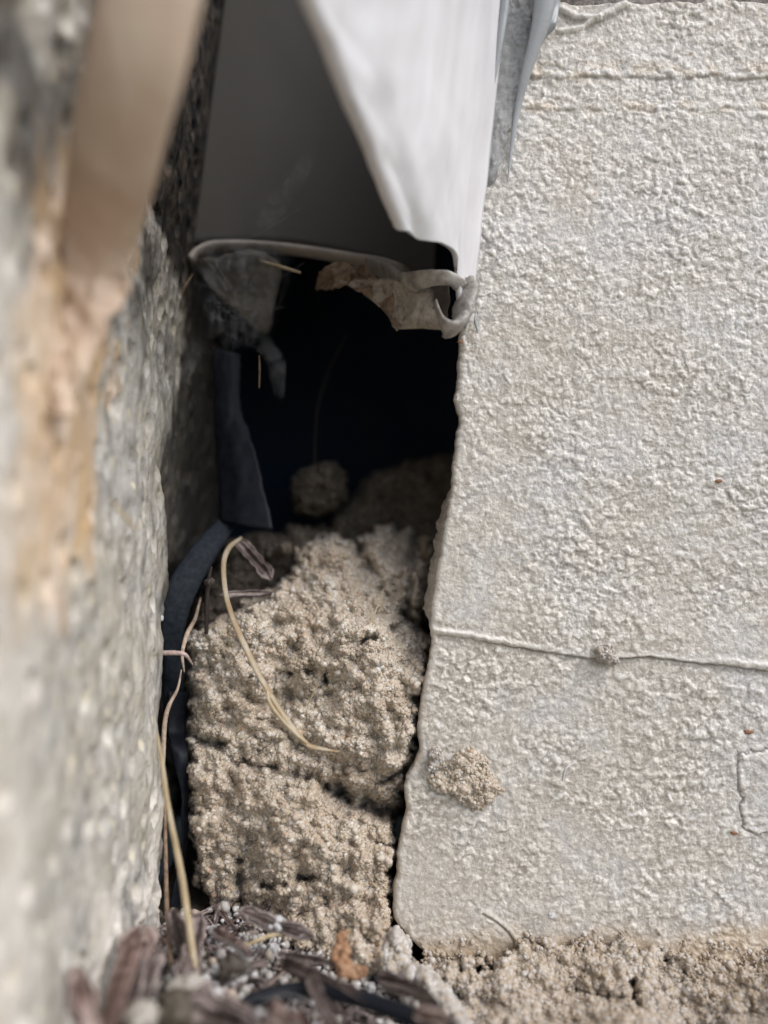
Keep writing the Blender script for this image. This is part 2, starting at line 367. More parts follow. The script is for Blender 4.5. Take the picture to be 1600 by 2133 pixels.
def coat_h(px, py):
    """relief towards the viewer, mm"""
    x = px / 10.; y = py / 10.
    wx = x + .8 * perlin(x / 3, y / 3, 60); wy = y + .8 * perlin(x / 3, y / 3, 61)
    h = .7 * fbm(x / 10, y / 10, 20, 3)
    amp = .8 + .55 * perlin(x / 22, y / 16, 25) + .25 * perlin(x / 6, y / 5, 26)
    h += .16 * amp * fbm(wx / 2.1, wy / 1.9, 21, 2)
    for s_, a_, th, sd_ in ((3.4, .55, .45, 29), (2.3, .95, .4, 30), (1.5, 1.1, .3, 31), (.95, 1.0, .25, 32), (.62, .95, .2, 33), (.42, .7, .25, 34)):
        ux = x + .45 * s_ * perlin(x / s_, y / s_, sd_ + 40); uy = y + .45 * s_ * perlin(x / s_, y / s_, sd_ + 50)
        f1, idv = worley(ux / s_, uy / (s_ * .88), sd_)
        h += a_ * amp * s_ * .42 * np.clip(1 - (f1 / .62) ** 2, 0, 1) ** 1.3 * (idv > th) * (.4 + idv)
    h += .07 * perlin(x / .45, y / .42, 23)
    h *= .21
    smooth = sstep(1650, 1850, py) * sstep(1500, 1000, px)
    h *= (1 - .35 * smooth)
    # trowel lines near the top
    l1 = 163 + (px - 1060) * .006 + 9 * fbm(px / 80, px * 0, 41, 4); l2 = 230 + 7 * fbm(px / 70, px * 0, 42, 4)
    g1 = np.exp(-((py - l1) / 4.5) ** 2) * sstep(-.3, .3, perlin(px / 45, px * 0, 51)); g2 = np.exp(-((py - l2) / 4) ** 2) * sstep(-.3, .3, perlin(px / 50, px * 0, 52))
    h += -.26 * g1 - .26 * g2 + .08 * np.exp(-((py - l1 + 10) / 7) ** 2) + .08 * np.exp(-((py - l2 + 9) / 7) ** 2)
    h += .25 * sstep(l1 + 2, l1 - 8, py) + .0
    # lapped edge of coating: upper coat ends over the lower one
    lx = [880, 960, 1040, 1110, 1200, 1260, 1350, 1440, 1510, 1600, 2800]; ly = [1318, 1326, 1340, 1352, 1366, 1372, 1366, 1378, 1384, 1396, 1420]
    lap = np.interp(px, lx, ly) + 3 * perlin(px / 22, px * 0, 43)
    d = py - lap; k = sstep(960, 1120, px)
    h += .7 * sstep(2.5, -1.5, d) * sstep(-170, -8, d) * (.4 + .6 * k) + .55 * np.exp(-((d + 8) / 6) ** 2) * sstep(1180, 1000, px) + .5 * np.exp(-((d + 10) / 9) ** 2) * sstep(1450, 1540, px)
    cv = np.clip(.6 + 1.1 * fbm(px / 38, px * 0, 46, 3), .05, 1.8); h += -.42 * np.exp(-((d - 3) / (1.6 + 1.6 * cv)) ** 2) * k * cv
    # blistered patch at the right border
    pts = [(1700, 1570), (1590, 1566), (1545, 1566), (1535, 1590), (1537, 1640), (1548, 1665), (1543, 1700), (1556, 1728), (1580, 1738), (1620, 1736), (1700, 1740)]
    qx = px + 6 * fbm(px / 22, py / 22, 78, 3); qy = py + 6 * fbm(px / 22, py / 22, 79, 3); dd = polydist(qx, qy, pts, True); ins = inside(qx, qy, pts)
    h += np.where(ins, .3 * sstep(0, 6, dd), 0) - .5 * np.exp(-(dd / 2.6) ** 2) * (~ins)
    # little flap scratch near the bottom
    dd = polydist(px, py, [(1005, 1898), (1035, 1915), (1060, 1935), (1078, 1962)]); h += .22 * np.exp(-(dd / 7) ** 2) - .5 * np.exp(-(polydist(px, py, [(1006, 1905), (1035, 1922), (1058, 1942), (1074, 1966)]) / 2.6) ** 2)
    dd = polydist(px, py, [(1325, 1290), (1340, 1310), (1345, 1330)]); h += .2 * np.exp(-(dd / 8) ** 2)
    # drip flake at the very top left
    dd = polydist(px, py, [(1170, 22), (1200, 38), (1240, 40), (1275, 25), (1300, 12)]); h += .9 * np.exp(-(dd / 9) ** 2)
    dd = polydist(px, py, [(1165, 68), (1210, 60), (1245, 42)]); h += .6 * np.exp(-(dd / 6) ** 2)
    return h
H = coat_h(PXs, PYs)
de = (PXs - edge[:, None]); H -= 1.6 * np.exp(-de / 4.0) + .35 * np.exp(-de / 14.)
H -= 5 * sstep(2000, 2110, PYs + 25 * fbm(PXs / 70, PYs / 90, 73, 3))
Yw = -H
kk = (D + Yw * 0) / D
co = np.stack([(PXs - 800) * .1, Yw, (1066.5 - PYs) * .1], -1)
# returns: thin coat edge, then undercut, then back
rim = (sstep(980, 1090, pyv) * sstep(1310, 1280, pyv))[:, None, None]
s1 = co[:, :1] + np.array([.5, 2.6, 0]) + rim * np.array([-1.6, 2.0, 0]) + .4 * np.stack([fbm(pyv / 20, pyv * 0, 8), fbm(pyv / 14, pyv * 0, 9), 0 * pyv], -1)[:, None]
s2 = s1 + np.array([14., 2.0, 0]); s3 = s2 + np.array([0, 74., 0])
co = np.concatenate([s3, s2, s1, co], 1)
top1 = co[:1] + np.array([0, 8., .3]); co = np.concatenate([top1, co], 0)
tint = np.zeros(co.shape[:2]); body = tint[1:, 3:]
bandm = np.exp(-((PYs - 150) / 16) ** 2) * .55 + np.exp(-((PYs - 222) / 12) ** 2) * .5
body += bandm * sstep(-.1, .35, fbm(PXs / 60, PYs / 30, 70, 3)) * .7
body += sstep(1900, 1990, PYs + 30 * fbm(PXs / 60, PYs / 60, 71)) * .6
body += .3 * np.exp(-de / 25) * sstep(1350, 1500, PYs) * sstep(.0, .4, fbm(PXs / 30, PYs / 60, 72, 3))
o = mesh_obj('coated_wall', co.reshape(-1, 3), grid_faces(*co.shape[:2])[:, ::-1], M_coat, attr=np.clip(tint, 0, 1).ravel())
def boxblur(A, r):
    for ax in (0, 1):
        P_ = np.pad(A, [(r + 1, r) if i == ax else (0, 0) for i in (0, 1)], mode='edge'); c_ = np.cumsum(P_, axis=ax); n_ = A.shape[ax]
        A = (np.take(c_, np.arange(2 * r + 1, 2 * r + 1 + n_), axis=ax) - np.take(c_, np.arange(0, n_), axis=ax)) / (2 * r + 1)
    return A
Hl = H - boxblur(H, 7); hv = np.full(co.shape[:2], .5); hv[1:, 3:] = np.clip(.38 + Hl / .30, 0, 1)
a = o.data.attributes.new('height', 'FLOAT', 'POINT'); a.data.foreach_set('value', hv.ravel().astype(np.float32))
tag(o, 'foundation wall with lumpy cream masonry coating and a jagged broken left edge', 'wall')

# ---- gritty band above the coating and house wall over it
gx = np.linspace(14, 200, 300); gz = np.linspace(104, 150, 70); X, Z = np.meshgrid(gx, gz)
Yy = 2.5 + .8 * fbm(X / 3, Z / 3, 90, 4) + 1.2 * np.clip(.5 - worley(X / 1.6, Z / 1.6, 91)[0], 0, 1) * -1
o = mesh_obj('mortar_band', np.stack([X, Yy, Z], -1).reshape(-1, 3), grid_faces(*X.shape), M_grit)
tag(o, 'rough dark gritty mortar band along the top edge of the cream coating', 'mortar joint')
def box(name, a, b, mat, parent=None):
    (x0, y0, z0), (x1, y1, z1) = a, b
    v = [(x, y, z) for x in (x0, x1) for y in (y0, y1) for z in (z0, z1)]
    f = [(0, 1, 3, 2), (4, 6, 7, 5), (0, 4, 5, 1), (2, 3, 7, 6), (0, 2, 6, 4), (1, 5, 7, 3)]
    if parent is not None: v = local(v, parent)
    return mesh_obj(name, v, f, mat, parent, smooth=False)
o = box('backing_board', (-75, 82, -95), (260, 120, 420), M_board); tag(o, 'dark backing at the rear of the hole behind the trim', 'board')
o = box('house_wall', (24, -2, 151), (1500, 81, 1500), M_siding); tag(o, 'rendered house wall rising above the coated foundation', 'house wall')

# ---- concrete wall on the left, its face turned to the right
yv = np.concatenate([np.linspace(-700, -118, 40)[:-1], np.linspace(-118, 0, 560)[:-1], np.linspace(0, 84, 190)]); zv = np.concatenate([np.linspace(-95, 135, 760), np.linspace(137, 320, 30)])
Yc, Zc = np.meshgrid(yv, zv)
def conc_x(Y, Z):
    x = -46.5 + .11 * np.clip(Z - 62, 0, None) + 0 * Y
    wy = Y + 1.2 * perlin(Y / 4, Z / 5, 100)
    h = .9 * fbm(Y / 18, Z / 24, 101, 3) + .16 * fbm(wy / 2.6, Z / 4.2, 102, 3) + .06 * fbm(Y / .9, Z / 1.3, 103, 2)
    f1, idv = worley(wy / 3.2, Z / 4.4, 104); h += .25 * np.clip(.5 - f1, 0, 1) * (idv > .5)
    f1, idv = worley(Y / 5.5, Z / 7, 105); h -= 2.6 * np.clip(.36 - f1, 0, 1) * (idv > .55) * 2.6
    # broken lower corner: behind the front arris the face steps back
    ar = np.interp(Z, [-95, -80, -40, -24, -14, 0, 20, 40, 70, 100], [1, 2, 0, 1, 6, 3, -3, -6, 4, 8]) + 1.3 * fbm(Z / 7, Z * 0, 106, 4)
    dep = np.interp(Z, [-95, -30, -22, -12, 20, 60], [17, 16, 12, 5, 1.2, .5])
    h -= dep * sstep(0, 3.0, Y - ar) + 1.2 * sstep(3, 40, Y - ar)
    h += 1.4 * sstep(-60, -84, Z) * fbm(Y / 6, Z / 6, 108, 3)
    return x + h
Xc = conc_x(Yc, Zc)
dl = D + Yc; pxc = 800 + Xc / .1 * D / dl; pyc = 1066.5 - Zc / .1 * D / dl
# stain: a band down the face in world terms (centre moves forward going down)
cy = np.interp(Zc, [-20, 10, 40, 75, 110], [-62, -51, -42, -36, -32]); wd = np.interp(Zc, [-20, 40, 100], [11, 19, 22])
st = np.clip(sstep(1.25, .55, np.abs(Yc - cy) / wd + .5 * fbm(Yc / 9, Zc / 14, 120, 3)) * sstep(-26, 12, Zc + 8 * fbm(Yc / 8, Zc / 8, 121)) * sstep(60, 46, Zc), 0, 1)
wh = sstep(.1, .5, fbm(Yc / 12, Zc / 14, 122, 4) + .55 * sstep(-52, -82, Zc) - .1) * sstep(-40, -70, Zc) * .85 + 1.0 * sstep(-50, -80, Yc + 9 * fbm(Yc / 14, Zc / 18, 123, 3)) * sstep(36, 20, Zc + 5 * fbm(Yc / 9, Zc / 9, 145, 3))  # pale patch at the base; far-left brightness is painted into the colour too
co = np.stack([Xc, Yc, Zc], -1)
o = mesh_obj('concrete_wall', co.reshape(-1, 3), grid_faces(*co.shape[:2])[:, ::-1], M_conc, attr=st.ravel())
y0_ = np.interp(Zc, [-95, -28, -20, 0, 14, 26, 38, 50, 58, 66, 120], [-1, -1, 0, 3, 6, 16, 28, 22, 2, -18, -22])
shade_dirt = sstep(-3, 6.0, Yc - y0_ + 5 * fbm(Yc / 6, Zc / 8, 140, 4)) * np.interp(Zc, [-30, -10, 20, 50, 62], [.92, .85, .86, .92, 1.0])  # shade of the recessed face painted into the colour, with some brown dirt
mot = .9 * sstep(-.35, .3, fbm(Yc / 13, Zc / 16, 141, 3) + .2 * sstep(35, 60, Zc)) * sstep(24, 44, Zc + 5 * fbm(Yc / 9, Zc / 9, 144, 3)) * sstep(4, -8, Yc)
a = o.data.attributes.new('shade_dirt', 'FLOAT', 'POINT'); a.data.foreach_set('value', np.clip(np.maximum(shade_dirt, mot * .85 * (1 - .9 * st)), 0, 1).ravel().astype(np.float32))
a = o.data.attributes.new('white', 'FLOAT', 'POINT'); a.data.foreach_set('value', np.clip(wh, 0, 1).ravel().astype(np.float32))
tag(o, 'weathered grey concrete wall with pale flecks, pits and a tan stain at the left', 'concrete wall')
# top of it
o2 = box('concrete_cap', (-300, -700, 318), (-14, 83, 330), M_siding); o2.parent = o

# ================================================================== GRAINY MASSES
def relief_mass(name, outline, ctrl, crev, mat, seed, back, roundw=26, sig=60, noise=(2.6, 1.5), n_grain=16000, rad=(.32, .75), step=3.0, label='', cat='', lod=1, embed=.1, extra=None, relief=1.0, zone=0, jag=7):
    ol = np.array(outline, float); x0, y0 = ol.min(0); x1, y1 = ol.max(0)
    C_ = np.array(ctrl, float)
    def depth(px, py):
        num = np.zeros(px.shape); den = np.zeros(px.shape)
        for cx, cyy, cz in C_:
            w_ = np.exp(-((px - cx) ** 2 + (py - cyy) ** 2) / (2 * sig * sig)) + 1e-7; num += w_ * cz; den += w_
        y = num / den
        y = y + noise[0] * fbm(px / 150, py / 150, seed, 3) + noise[1] * fbm(px / 38, py / 38, seed + 5, 3)
        f1, idv = worley(px / 55, py / 50, seed + 9); y = y - relief * 2.6 * np.clip(.6 - f1, 0, 1) * (idv > .3)
        f1, idv = worley(px / 24 + .4 * perlin(px / 20, py / 20, seed + 14), py / 22, seed + 13); y = y - relief * 1.6 * np.clip(.62 - f1, 0, 1) * (idv > .35)
        for pts, w_, dp in crev:
            dd = polydist(px, py, pts) + 7 * perlin(px / 18, py / 18, seed + 11); y = y + dp * (1 + .5 * perlin(px / 25, py / 25, seed + 12)) * np.exp(-(np.clip(dd, 0, None) / w_) ** 2)
        return y
    gx = np.arange(x0 - 8, x1 + 8, step); gy = np.arange(y0 - 8, y1 + 8, step); PX, PY = np.meshgrid(gx, gy)
    jx = PX + jag * fbm(PX / 30, PY / 30, seed + 20, 3); jy = PY + jag * fbm(PX / 30, PY / 30, seed + 21, 3)
    ins = inside(jx, jy, outline); dd = polydist(jx, jy, outline, True)
    def edge_fall(d): return back * (1 - np.sqrt(np.clip(1 - (1 - np.clip(d / roundw, 0, 1)) ** 2, 0, 1)))
    Yd = depth(PX, PY) + edge_fall(dd); Yd = np.where(ins, Yd, depth(PX, PY) + back)
    k = (D + Yd) / D; co = np.stack([(PX - 800) * .1 * k, Yd, (1066.5 - PY) * .1 * k], -1)
    F = grid_faces(*PX.shape); im = ins.ravel(); F = F[im[F].any(1)]
    used = np.unique(F); rm = -np.ones(PX.size, int); rm[used] = np.arange(len(used)); F = rm[F]; cob = co.reshape(-1, 3)[used]
    rg = np.random.RandomState(seed); parts = [(cob, F[:, ::-1], rg.rand(len(cob)))]
    # grains on the relief
    N = int(n_grain * 1.6); px = rg.uniform(x0, x1, N); py = rg.uniform(y0, y1, N)
    jx = px + jag * fbm(px / 30, py / 30, seed + 20, 3); jy = py + jag * fbm(px / 30, py / 30, seed + 21, 3)
    m = inside(jx, jy, outline); px, py, jx, jy = px[m], py[m], jx[m], jy[m]
    d_ = polydist(jx, jy, outline, True); yd = depth(px, py) + edge_fall(d_)
    r = rad[0] + (rad[1] - rad[0]) * rg.rand(len(px)) ** 1.5; r[rg.rand(len(px)) < .006] *= 1.4
    r *= (.72 + .5 * np.clip(fbm(px / 60, py / 60, seed + 31, 3) + .35, 0, 1.2)); dusty = sstep(.05, .4, fbm(px / 75, py / 55, seed + 32, 3)); big = rgb_ = rg.rand(len(px)) < .0035; r[big] *= 1.35
    clump = fbm(px / 22, py / 22, seed + 30, 2)
    yd = yd - r * .5 - np.clip(clump, -.3, .8) * 1.3 * rg.rand(len(px)) * (1 - .8 * dusty) + embed + dusty * r * .55
    k = (D + yd) / D; P = np.stack([(px - 800) * .1 * k, yd, (1066.5 - py) * .1 * k], -1)
    if extra is not None: P = P + extra(P)
    parts.append(grain_geo(P, r, seed, lod, .24))
    co, f, t = join_geo(parts)
    o = mesh_obj(name, co, f, mat, attr=t)
    qx = co[:, 0] * 10 + 800; qy = 1066.5 - co[:, 2] * 10
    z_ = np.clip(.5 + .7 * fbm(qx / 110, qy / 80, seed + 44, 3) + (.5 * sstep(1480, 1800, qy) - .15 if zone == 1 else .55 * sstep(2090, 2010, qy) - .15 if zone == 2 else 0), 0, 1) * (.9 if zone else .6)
    a = o.data.attributes.new('zone', 'FLOAT', 'POINT'); a.data.foreach_set('value', z_.astype(np.float32)); center_obj(o)
    if label: tag(o, label, cat)
    return o

MASS = [(388, 1335), (395, 1305), (440, 1298), (500, 1262), (560, 1232), (606, 1190), (622, 1150), (650, 1122), (682, 1108), (715, 1122), (745, 1140), (765, 1110), (800, 1096), (842, 1106), (868, 1112),
        (885, 1150), (893, 1170), (893, 1230), (884, 1290), (872, 1300), (894, 1330), (897, 1380), (882, 1440), (872, 1500), (866, 1555), (858, 1590), (850, 1612), (838, 1650), (838, 1690), (828, 1740), (819, 1800), (815, 1870), (817, 1930), (832, 1960),
        (850, 1990), (840, 2030), (760, 2050), (650, 2010), (560, 1960), (500, 1915), (440, 1880), (412, 1830), (400, 1760), (392, 1700), (396, 1640), (386, 1560), (392, 1480), (386, 1400)]
CT = [(400, 1330, 10), (440, 1320, 10), (500, 1290, 13), (560, 1250, 18), (610, 1210, 22), (680, 1130, 26), (740, 1170, 27), (800, 1120, 32), (880, 1140, 36), (888, 1230, 26), (885, 1290, 20),
      (480, 1400, 3), (560, 1340, 5), (600, 1300, 9), (700, 1250, 10), (690, 1330, 1), (730, 1380, -3), (780, 1300, 8), (840, 1220, 16), (860, 1350, 7), (840, 1420, 1), (790, 1450, -3),
      (560, 1440, 5), (640, 1460, 7), (600, 1520, 5), (450, 1480, 3), (420, 1420, 5), (700, 1540, 0), (800, 1560, -1), (850, 1540, 2), (760, 1610, 1), (830, 1620, 6), (790, 1680, 14), (720, 1660, 10),
      (450, 1550, 6), (520, 1570, 7), (640, 1590, 4), (430, 1620, 0), (520, 1640, -4), (620, 1680, -7), (700, 1720, -7), (760, 1760, -5), (800, 1790, -1), (450, 1740, -2), (430, 1820, 0), (470, 1840, 0), (530, 1850, 4),
      (600, 1780, -7), (640, 1850, 0), (700, 1840, -2), (780, 1860, -3), (600, 1900, -2), (700, 1930, -6), (790, 1930, -6), (650, 1980, -10), (780, 2000, -12), (840, 1980, -8)]
CR = [([(395, 1530), (430, 1545), (460, 1550)], 14, 8), ([(500, 1590), (570, 1598)], 9, 6), ([(620, 1612), (680, 1630)], 12, 6), ([(690, 1640), (740, 1672), (800, 1690), (838, 1695)], 22, 14), ([(790, 1632), (825, 1612), (862, 1592)], 10, 8),
      ([(545, 1845), (590, 1842)], 9, 6), ([(625, 1828), (655, 1826)], 8, 6), ([(845, 1280), (868, 1305), (890, 1318)], 12, 12), ([(752, 1336), (778, 1326)], 9, 7), ([(815, 1312), (842, 1300)], 7, 5), ([(592, 1400), (608, 1404)], 6, 5), ([(640, 1400), (652, 1396)], 6, 5),
      ([(762, 1165), (768, 1185)], 13, 9), ([(676, 1405), (682, 1430)], 6, 6), ([(500, 1800), (503, 1880)], 12, 7), ([(610, 1350), (560, 1420), (640, 1455), (700, 1440)], 22, 3.5), ([(600, 1545), (690, 1590), (760, 1600)], 18, 3.5), ([(862, 1130), (858, 1200), (850, 1260)], 9, 7),
      ([(520, 1880), (600, 1900), (680, 1880)], 20, 3.5), ([(735, 1130), (748, 1150)], 12, 6), ([(540, 1500), (585, 1520)], 8, 4)]
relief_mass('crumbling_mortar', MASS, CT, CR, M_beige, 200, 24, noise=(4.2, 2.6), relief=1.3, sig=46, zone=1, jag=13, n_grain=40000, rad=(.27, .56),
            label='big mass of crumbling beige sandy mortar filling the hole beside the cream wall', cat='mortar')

# apron of broken mortar along the foot of the coated wall
APR = [(860, 2020), (885, 2002), (940, 2000), (1010, 2010), (1050, 1996), (1075, 1968), (1120, 1952), (1180, 1964), (1250, 1952), (1330, 1964), (1400, 1986), (1450, 2000), (1520, 2008), (1600, 2016), (1800, 2030), (1800, 2330), (1000, 2330), (900, 2200), (860, 2100)]
AC = [(880, 2030, -7), (960, 2020, -5), (1080, 1990, -3), (1200, 1980, -2.5), (1300, 1980, -3), (1450, 2015, -3), (1600, 2035, -4), (1000, 2080, -13), (1150, 2060, -10), (1300, 2060, -10), (1450, 2080, -11), (1600, 2090, -11), (900, 2110, -24), (1100, 2130, -25), (1300, 2130, -26), (1600, 2140, -27), (1300, 2250, -48), (1700, 2250, -48), (1000, 2250, -46)]
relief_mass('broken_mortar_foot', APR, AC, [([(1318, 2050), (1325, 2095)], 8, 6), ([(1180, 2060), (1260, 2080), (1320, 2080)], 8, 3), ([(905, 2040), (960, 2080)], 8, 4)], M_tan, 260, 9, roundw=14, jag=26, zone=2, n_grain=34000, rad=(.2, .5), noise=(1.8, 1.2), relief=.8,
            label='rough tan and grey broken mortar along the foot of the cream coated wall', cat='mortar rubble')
rgq = np.random.RandomState(91); px = rgq.uniform(880, 1620, 9000); py = rgq.uniform(1860, 2060, 9000)
keep = rgq.rand(9000) < sstep(-.1, .5, fbm(px / 60, py / 30, 92, 3) + (py - 1975) / 70.) * .6; px, py = px[keep], py[keep]
hh = coat_h(px, py) - 5 * sstep(2000, 2110, py); P_ = np.stack([(px - 800) * .1, -hh - .22, (1066.5 - py) * .1], -1)
c_, f_, t_g = grain_geo(P_, .15 + .4 * rgq.rand(len(px)) ** 2, 93, 1, .25)
o = mesh_obj('sand_grains', c_, f_, M_tan, attr=t_g); a = o.data.attributes.new('zone', 'FLOAT', 'POINT'); a.data.foreach_set('value', np.full(len(c_), .5, np.float32))
tag(o, 'loose sand grains sprinkled over the lowest edge of the cream wall', 'sand', kind='stuff')
# toe heap between mass and apron
TOE = [(806, 1945), (830, 1935), (850, 1975), (868, 2010), (905, 2030), (940, 2065), (965, 2110), (980, 2160), (900, 2160), (850, 2090), (800, 2030), (780, 1990)]
relief_mass('crumb_heap', TOE, [(830, 1960, -9), (860, 2020, -14), (900, 2060, -18), (940, 2110, -22), (840, 2060, -20), (900, 2140, -32)], [], M_pale, 280, 10, roundw=18, n_grain=6000, rad=(.35, .8),
            label='small pale heap of crumbs below the crack between mortar and cream wall', cat='crumb heap')
# crumb cluster stuck on the coated face
CL = [(890, 1612), (925, 1590), (955, 1570), (985, 1555), (1010, 1580), (1040, 1610), (1052, 1640), (1030, 1668), (1000, 1695), (972, 1680), (935, 1650), (900, 1645)]
relief_mass('mortar_crumbs', CL, [(970, 1620, -3.2), (900, 1620, -1.2), (1045, 1640, -1.4), (990, 1690, -1.2), (985, 1560, -1.2)], [], M_beige, 300, 3.5, roundw=45, n_grain=1700, rad=(.2, .5), noise=(.3, .6), embed=-.1,
            label='rough cluster of crumbs stuck on the cream wall near the crack', cat='crumbs')
relief_mass('mortar_crumbs', [(1240, 1355), (1255, 1342), (1270, 1345), (1285, 1362), (1290, 1382), (1270, 1388), (1250, 1372)], [(1262, 1362, -2.2)], [], M_pale, 310, 2.5, roundw=20, n_grain=260, rad=(.18, .4), noise=(.1, .3), embed=-.1,
            label='tiny crumb cluster on the lapped edge across the cream wall', cat='crumbs')
relief_mass('mortar_crumbs', [(888, 1590), (900, 1560), (915, 1556), (925, 1575), (915, 1600), (898, 1612)], [(905, 1580, -1.6)], [], M_pale, 311, 2.5, roundw=20, n_grain=260, rad=(.18, .4), noise=(.1, .3), embed=-.1,
            label='small beige crumb patch by the crack, left of the larger crumb cluster', cat='crumbs')
# sand run behind the mass, right at the cream wall's edge
relief_mass('mortar_clod', [(868, 1120), (900, 1118), (912, 1160), (908, 1220), (902, 1290), (880, 1300), (866, 1250), (862, 1180)], [(888, 1200, 34)], [], M_clodgrey, 320, 10, roundw=18, n_grain=2500, rad=(.28, .6),
            label='greyish sandy lump wedged between the mortar mass and the cream wall', cat='clod')
# clods in the back of the hole
relief_mass('mortar_clod', [(612, 1020), (618, 990), (650, 968), (690, 966), (716, 985), (722, 1020), (715, 1058), (680, 1072), (640, 1075), (615, 1060)], [(668, 1020, 40), (620, 1050, 46), (715, 1050, 46)], [], M_clod, 330, 14, roundw=34, n_grain=2600, rad=(.3, .75), noise=(2.5, 2.5), jag=14,
            label='round brown clod sitting in the dark hole above the mortar mass', cat='clod')
relief_mass('soil_heap', [(560, 1180), (600, 1090), (680, 1100), (720, 1050), (780, 985), (840, 965), (900, 955), (960, 940), (990, 1000), (990, 1200), (800, 1260), (560, 1280)], [(620, 1150, 40), (720, 1090, 46), (800, 1030, 56), (900, 990, 62), (850, 1100, 46)], [], M_clod, 340, 20, roundw=30, n_grain=5200, rad=(.4, .9), noise=(3, 1.6),
            label='dim heap of brown soil deep inside the hole behind the mortar', cat='soil heap')
relief_mass('soil_heap', [(385, 1330), (400, 1270), (440, 1180), (470, 1130), (540, 1110), (620, 1120), (640, 1180), (560, 1270), (460, 1330)], [(420, 1300, 22), (480, 1230, 30), (560, 1160, 34), (600, 1150, 38)], [], M_soil, 350, 24, roundw=30, n_grain=6000, rad=(.3, .85), noise=(3, 1.6),
            label='dark soil and shreds piled between the black plastic strip and the mortar mass', cat='soil heap')

# ================================================================== TRIM
root = empty('corner_trim', W(900, 690, 165))
tag(root, 'pale grey vinyl corner trim with an open lower end hanging over the hole', 'trim')
Bp = np.array([W(829, 452, 144), W(836, 474, 145), W(858, 490, 148), W(890, 499, 150), W(918, 508, 153), W(938, 524, 156.5), W(946, 556, 159), W(949, 605, 160.5), W(956, 655, 162.5), W(972, 672, 165.5)])
nu, nv = 70, 90
B_ = spline(Bp, nu); uu = np.linspace(0, 1, nu)
T0 = np.array(W(485, -420, 90)); T1 = np.array(W(1092, -420, 163)); tt = (np.array([0, .03, .09, .18, .3, .45, .6, .75, .9, 1.])); tq = np.interp(uu, np.linspace(0, 1, 10), tt)
T_ = T0 + (T1 - T0) * tq[:, None]
vv = np.linspace(0, 1, nv) ** 1.2
co = B_[None] + (T_ - B_)[None] * vv[:, None, None]
co[..., 1] -= 1.2 * np.sin(np.pi * tq)[None] * sstep(0, .3, vv)[:, None] * 2
co[..., 0] += .35 * fbm(np.tile(uu, (nv, 1)) * 5, np.tile(vv[:, None], (1, nu)) * 6, 400, 2)
# return leg: rolls round the front edge and goes back
roll = []
for (dx, dy) in ((-.25, .35), (-.3, .9), (.1, 1.5), (.8, 2.6), (1.6, 3.6)):
    c = co[:, :1].copy(); bk = np.minimum(c[..., 1:2] + dy, 33.) if dy > 10 else c[..., 1:2] + dy
    if dy > 50: bk = np.full_like(bk, 36.)
    c = np.concatenate([c[..., :1] + dx, bk, c[..., 2:3]], -1); roll.append(c)
full = np.concatenate(roll[::-1] + [co], 1)
o = mesh_obj('front_face', local(full.reshape(-1, 3), root), grid_faces(*full.shape[:2])[:, ::-1], M_trim, root)
sm = o.modifiers.new('thickness', 'SOLIDIFY'); sm.thickness = .0011; sm.offset = -1
# shaded back panel
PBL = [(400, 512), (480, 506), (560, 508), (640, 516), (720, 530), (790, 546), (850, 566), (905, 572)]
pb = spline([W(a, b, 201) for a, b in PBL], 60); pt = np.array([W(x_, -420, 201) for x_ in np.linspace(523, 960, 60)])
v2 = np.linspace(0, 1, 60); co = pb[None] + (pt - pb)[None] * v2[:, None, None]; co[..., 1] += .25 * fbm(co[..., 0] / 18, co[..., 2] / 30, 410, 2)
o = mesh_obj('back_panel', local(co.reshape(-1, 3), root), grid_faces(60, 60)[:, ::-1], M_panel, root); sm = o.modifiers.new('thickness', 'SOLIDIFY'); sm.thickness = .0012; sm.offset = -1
tube('bottom_lip', [W(396, 545, 194), W(412, 528, 195), (W(450, 515, 196)), W(540, 514, 196), W(640, 524, 196), W(740, 541, 195), W(800, 556, 192), W(842, 576, 186)], [1.0, 1.1, 1.15, 1.0, 1.0, 1.1, 1.5, 2.0], M_lip, root, n=60, k=12, flat=2.2)
# divider ledge under the box chamber and curled end
tube('chamber_ledge', [W(770, 552, 192), W(815, 572, 182), W(845, 590, 170), W(875, 583, 162), W(910, 578, 158.5), W(940, 582, 158), W(962, 600, 161)], [.8, 1.1, 1.0, .75, .6, .55, .5], M_curl, root, n=60, k=20, flat=2.6, nz=.5, jit=.12)
tube('curled_end', [W(908, 630, 160), W(914, 652, 157.5), W(922, 672, 156), W(932, 684, 155), W(946, 684, 156), W(962, 662, 158), W(969, 630, 160), W(968, 598, 163)], [.3, .4, .55, .8, 1.1, 1.3, 1.4, 1.2], M_curl, root, n=80, k=20, flat=2.6, jit=.22, nz=.5)
tube('edge_seam', [W(1062, -160, 164.2), W(1045, 20, 164.6), W(1012, 260, 165), W(994, 420, 165.2), W(982, 520, 165.4), W(978, 600, 165.8), W(977, 650, 165.8), W(968, 682, 166)], [.9, .9, .7, .55, .5, .6, .55, .35], M_seal, root, n=90, k=10, flat=1.0)

_rb = lambda: ribbon('inner_wall', [((836, 588, 174), (935, 588, 168)), ((838, 630, 174), (935, 630, 168)), ((848, 676, 174), (932, 682, 168))], M_paper, .5, parent=root, curl=-2.0, seed=520, rough=.5)
TRIM_ROOT = root
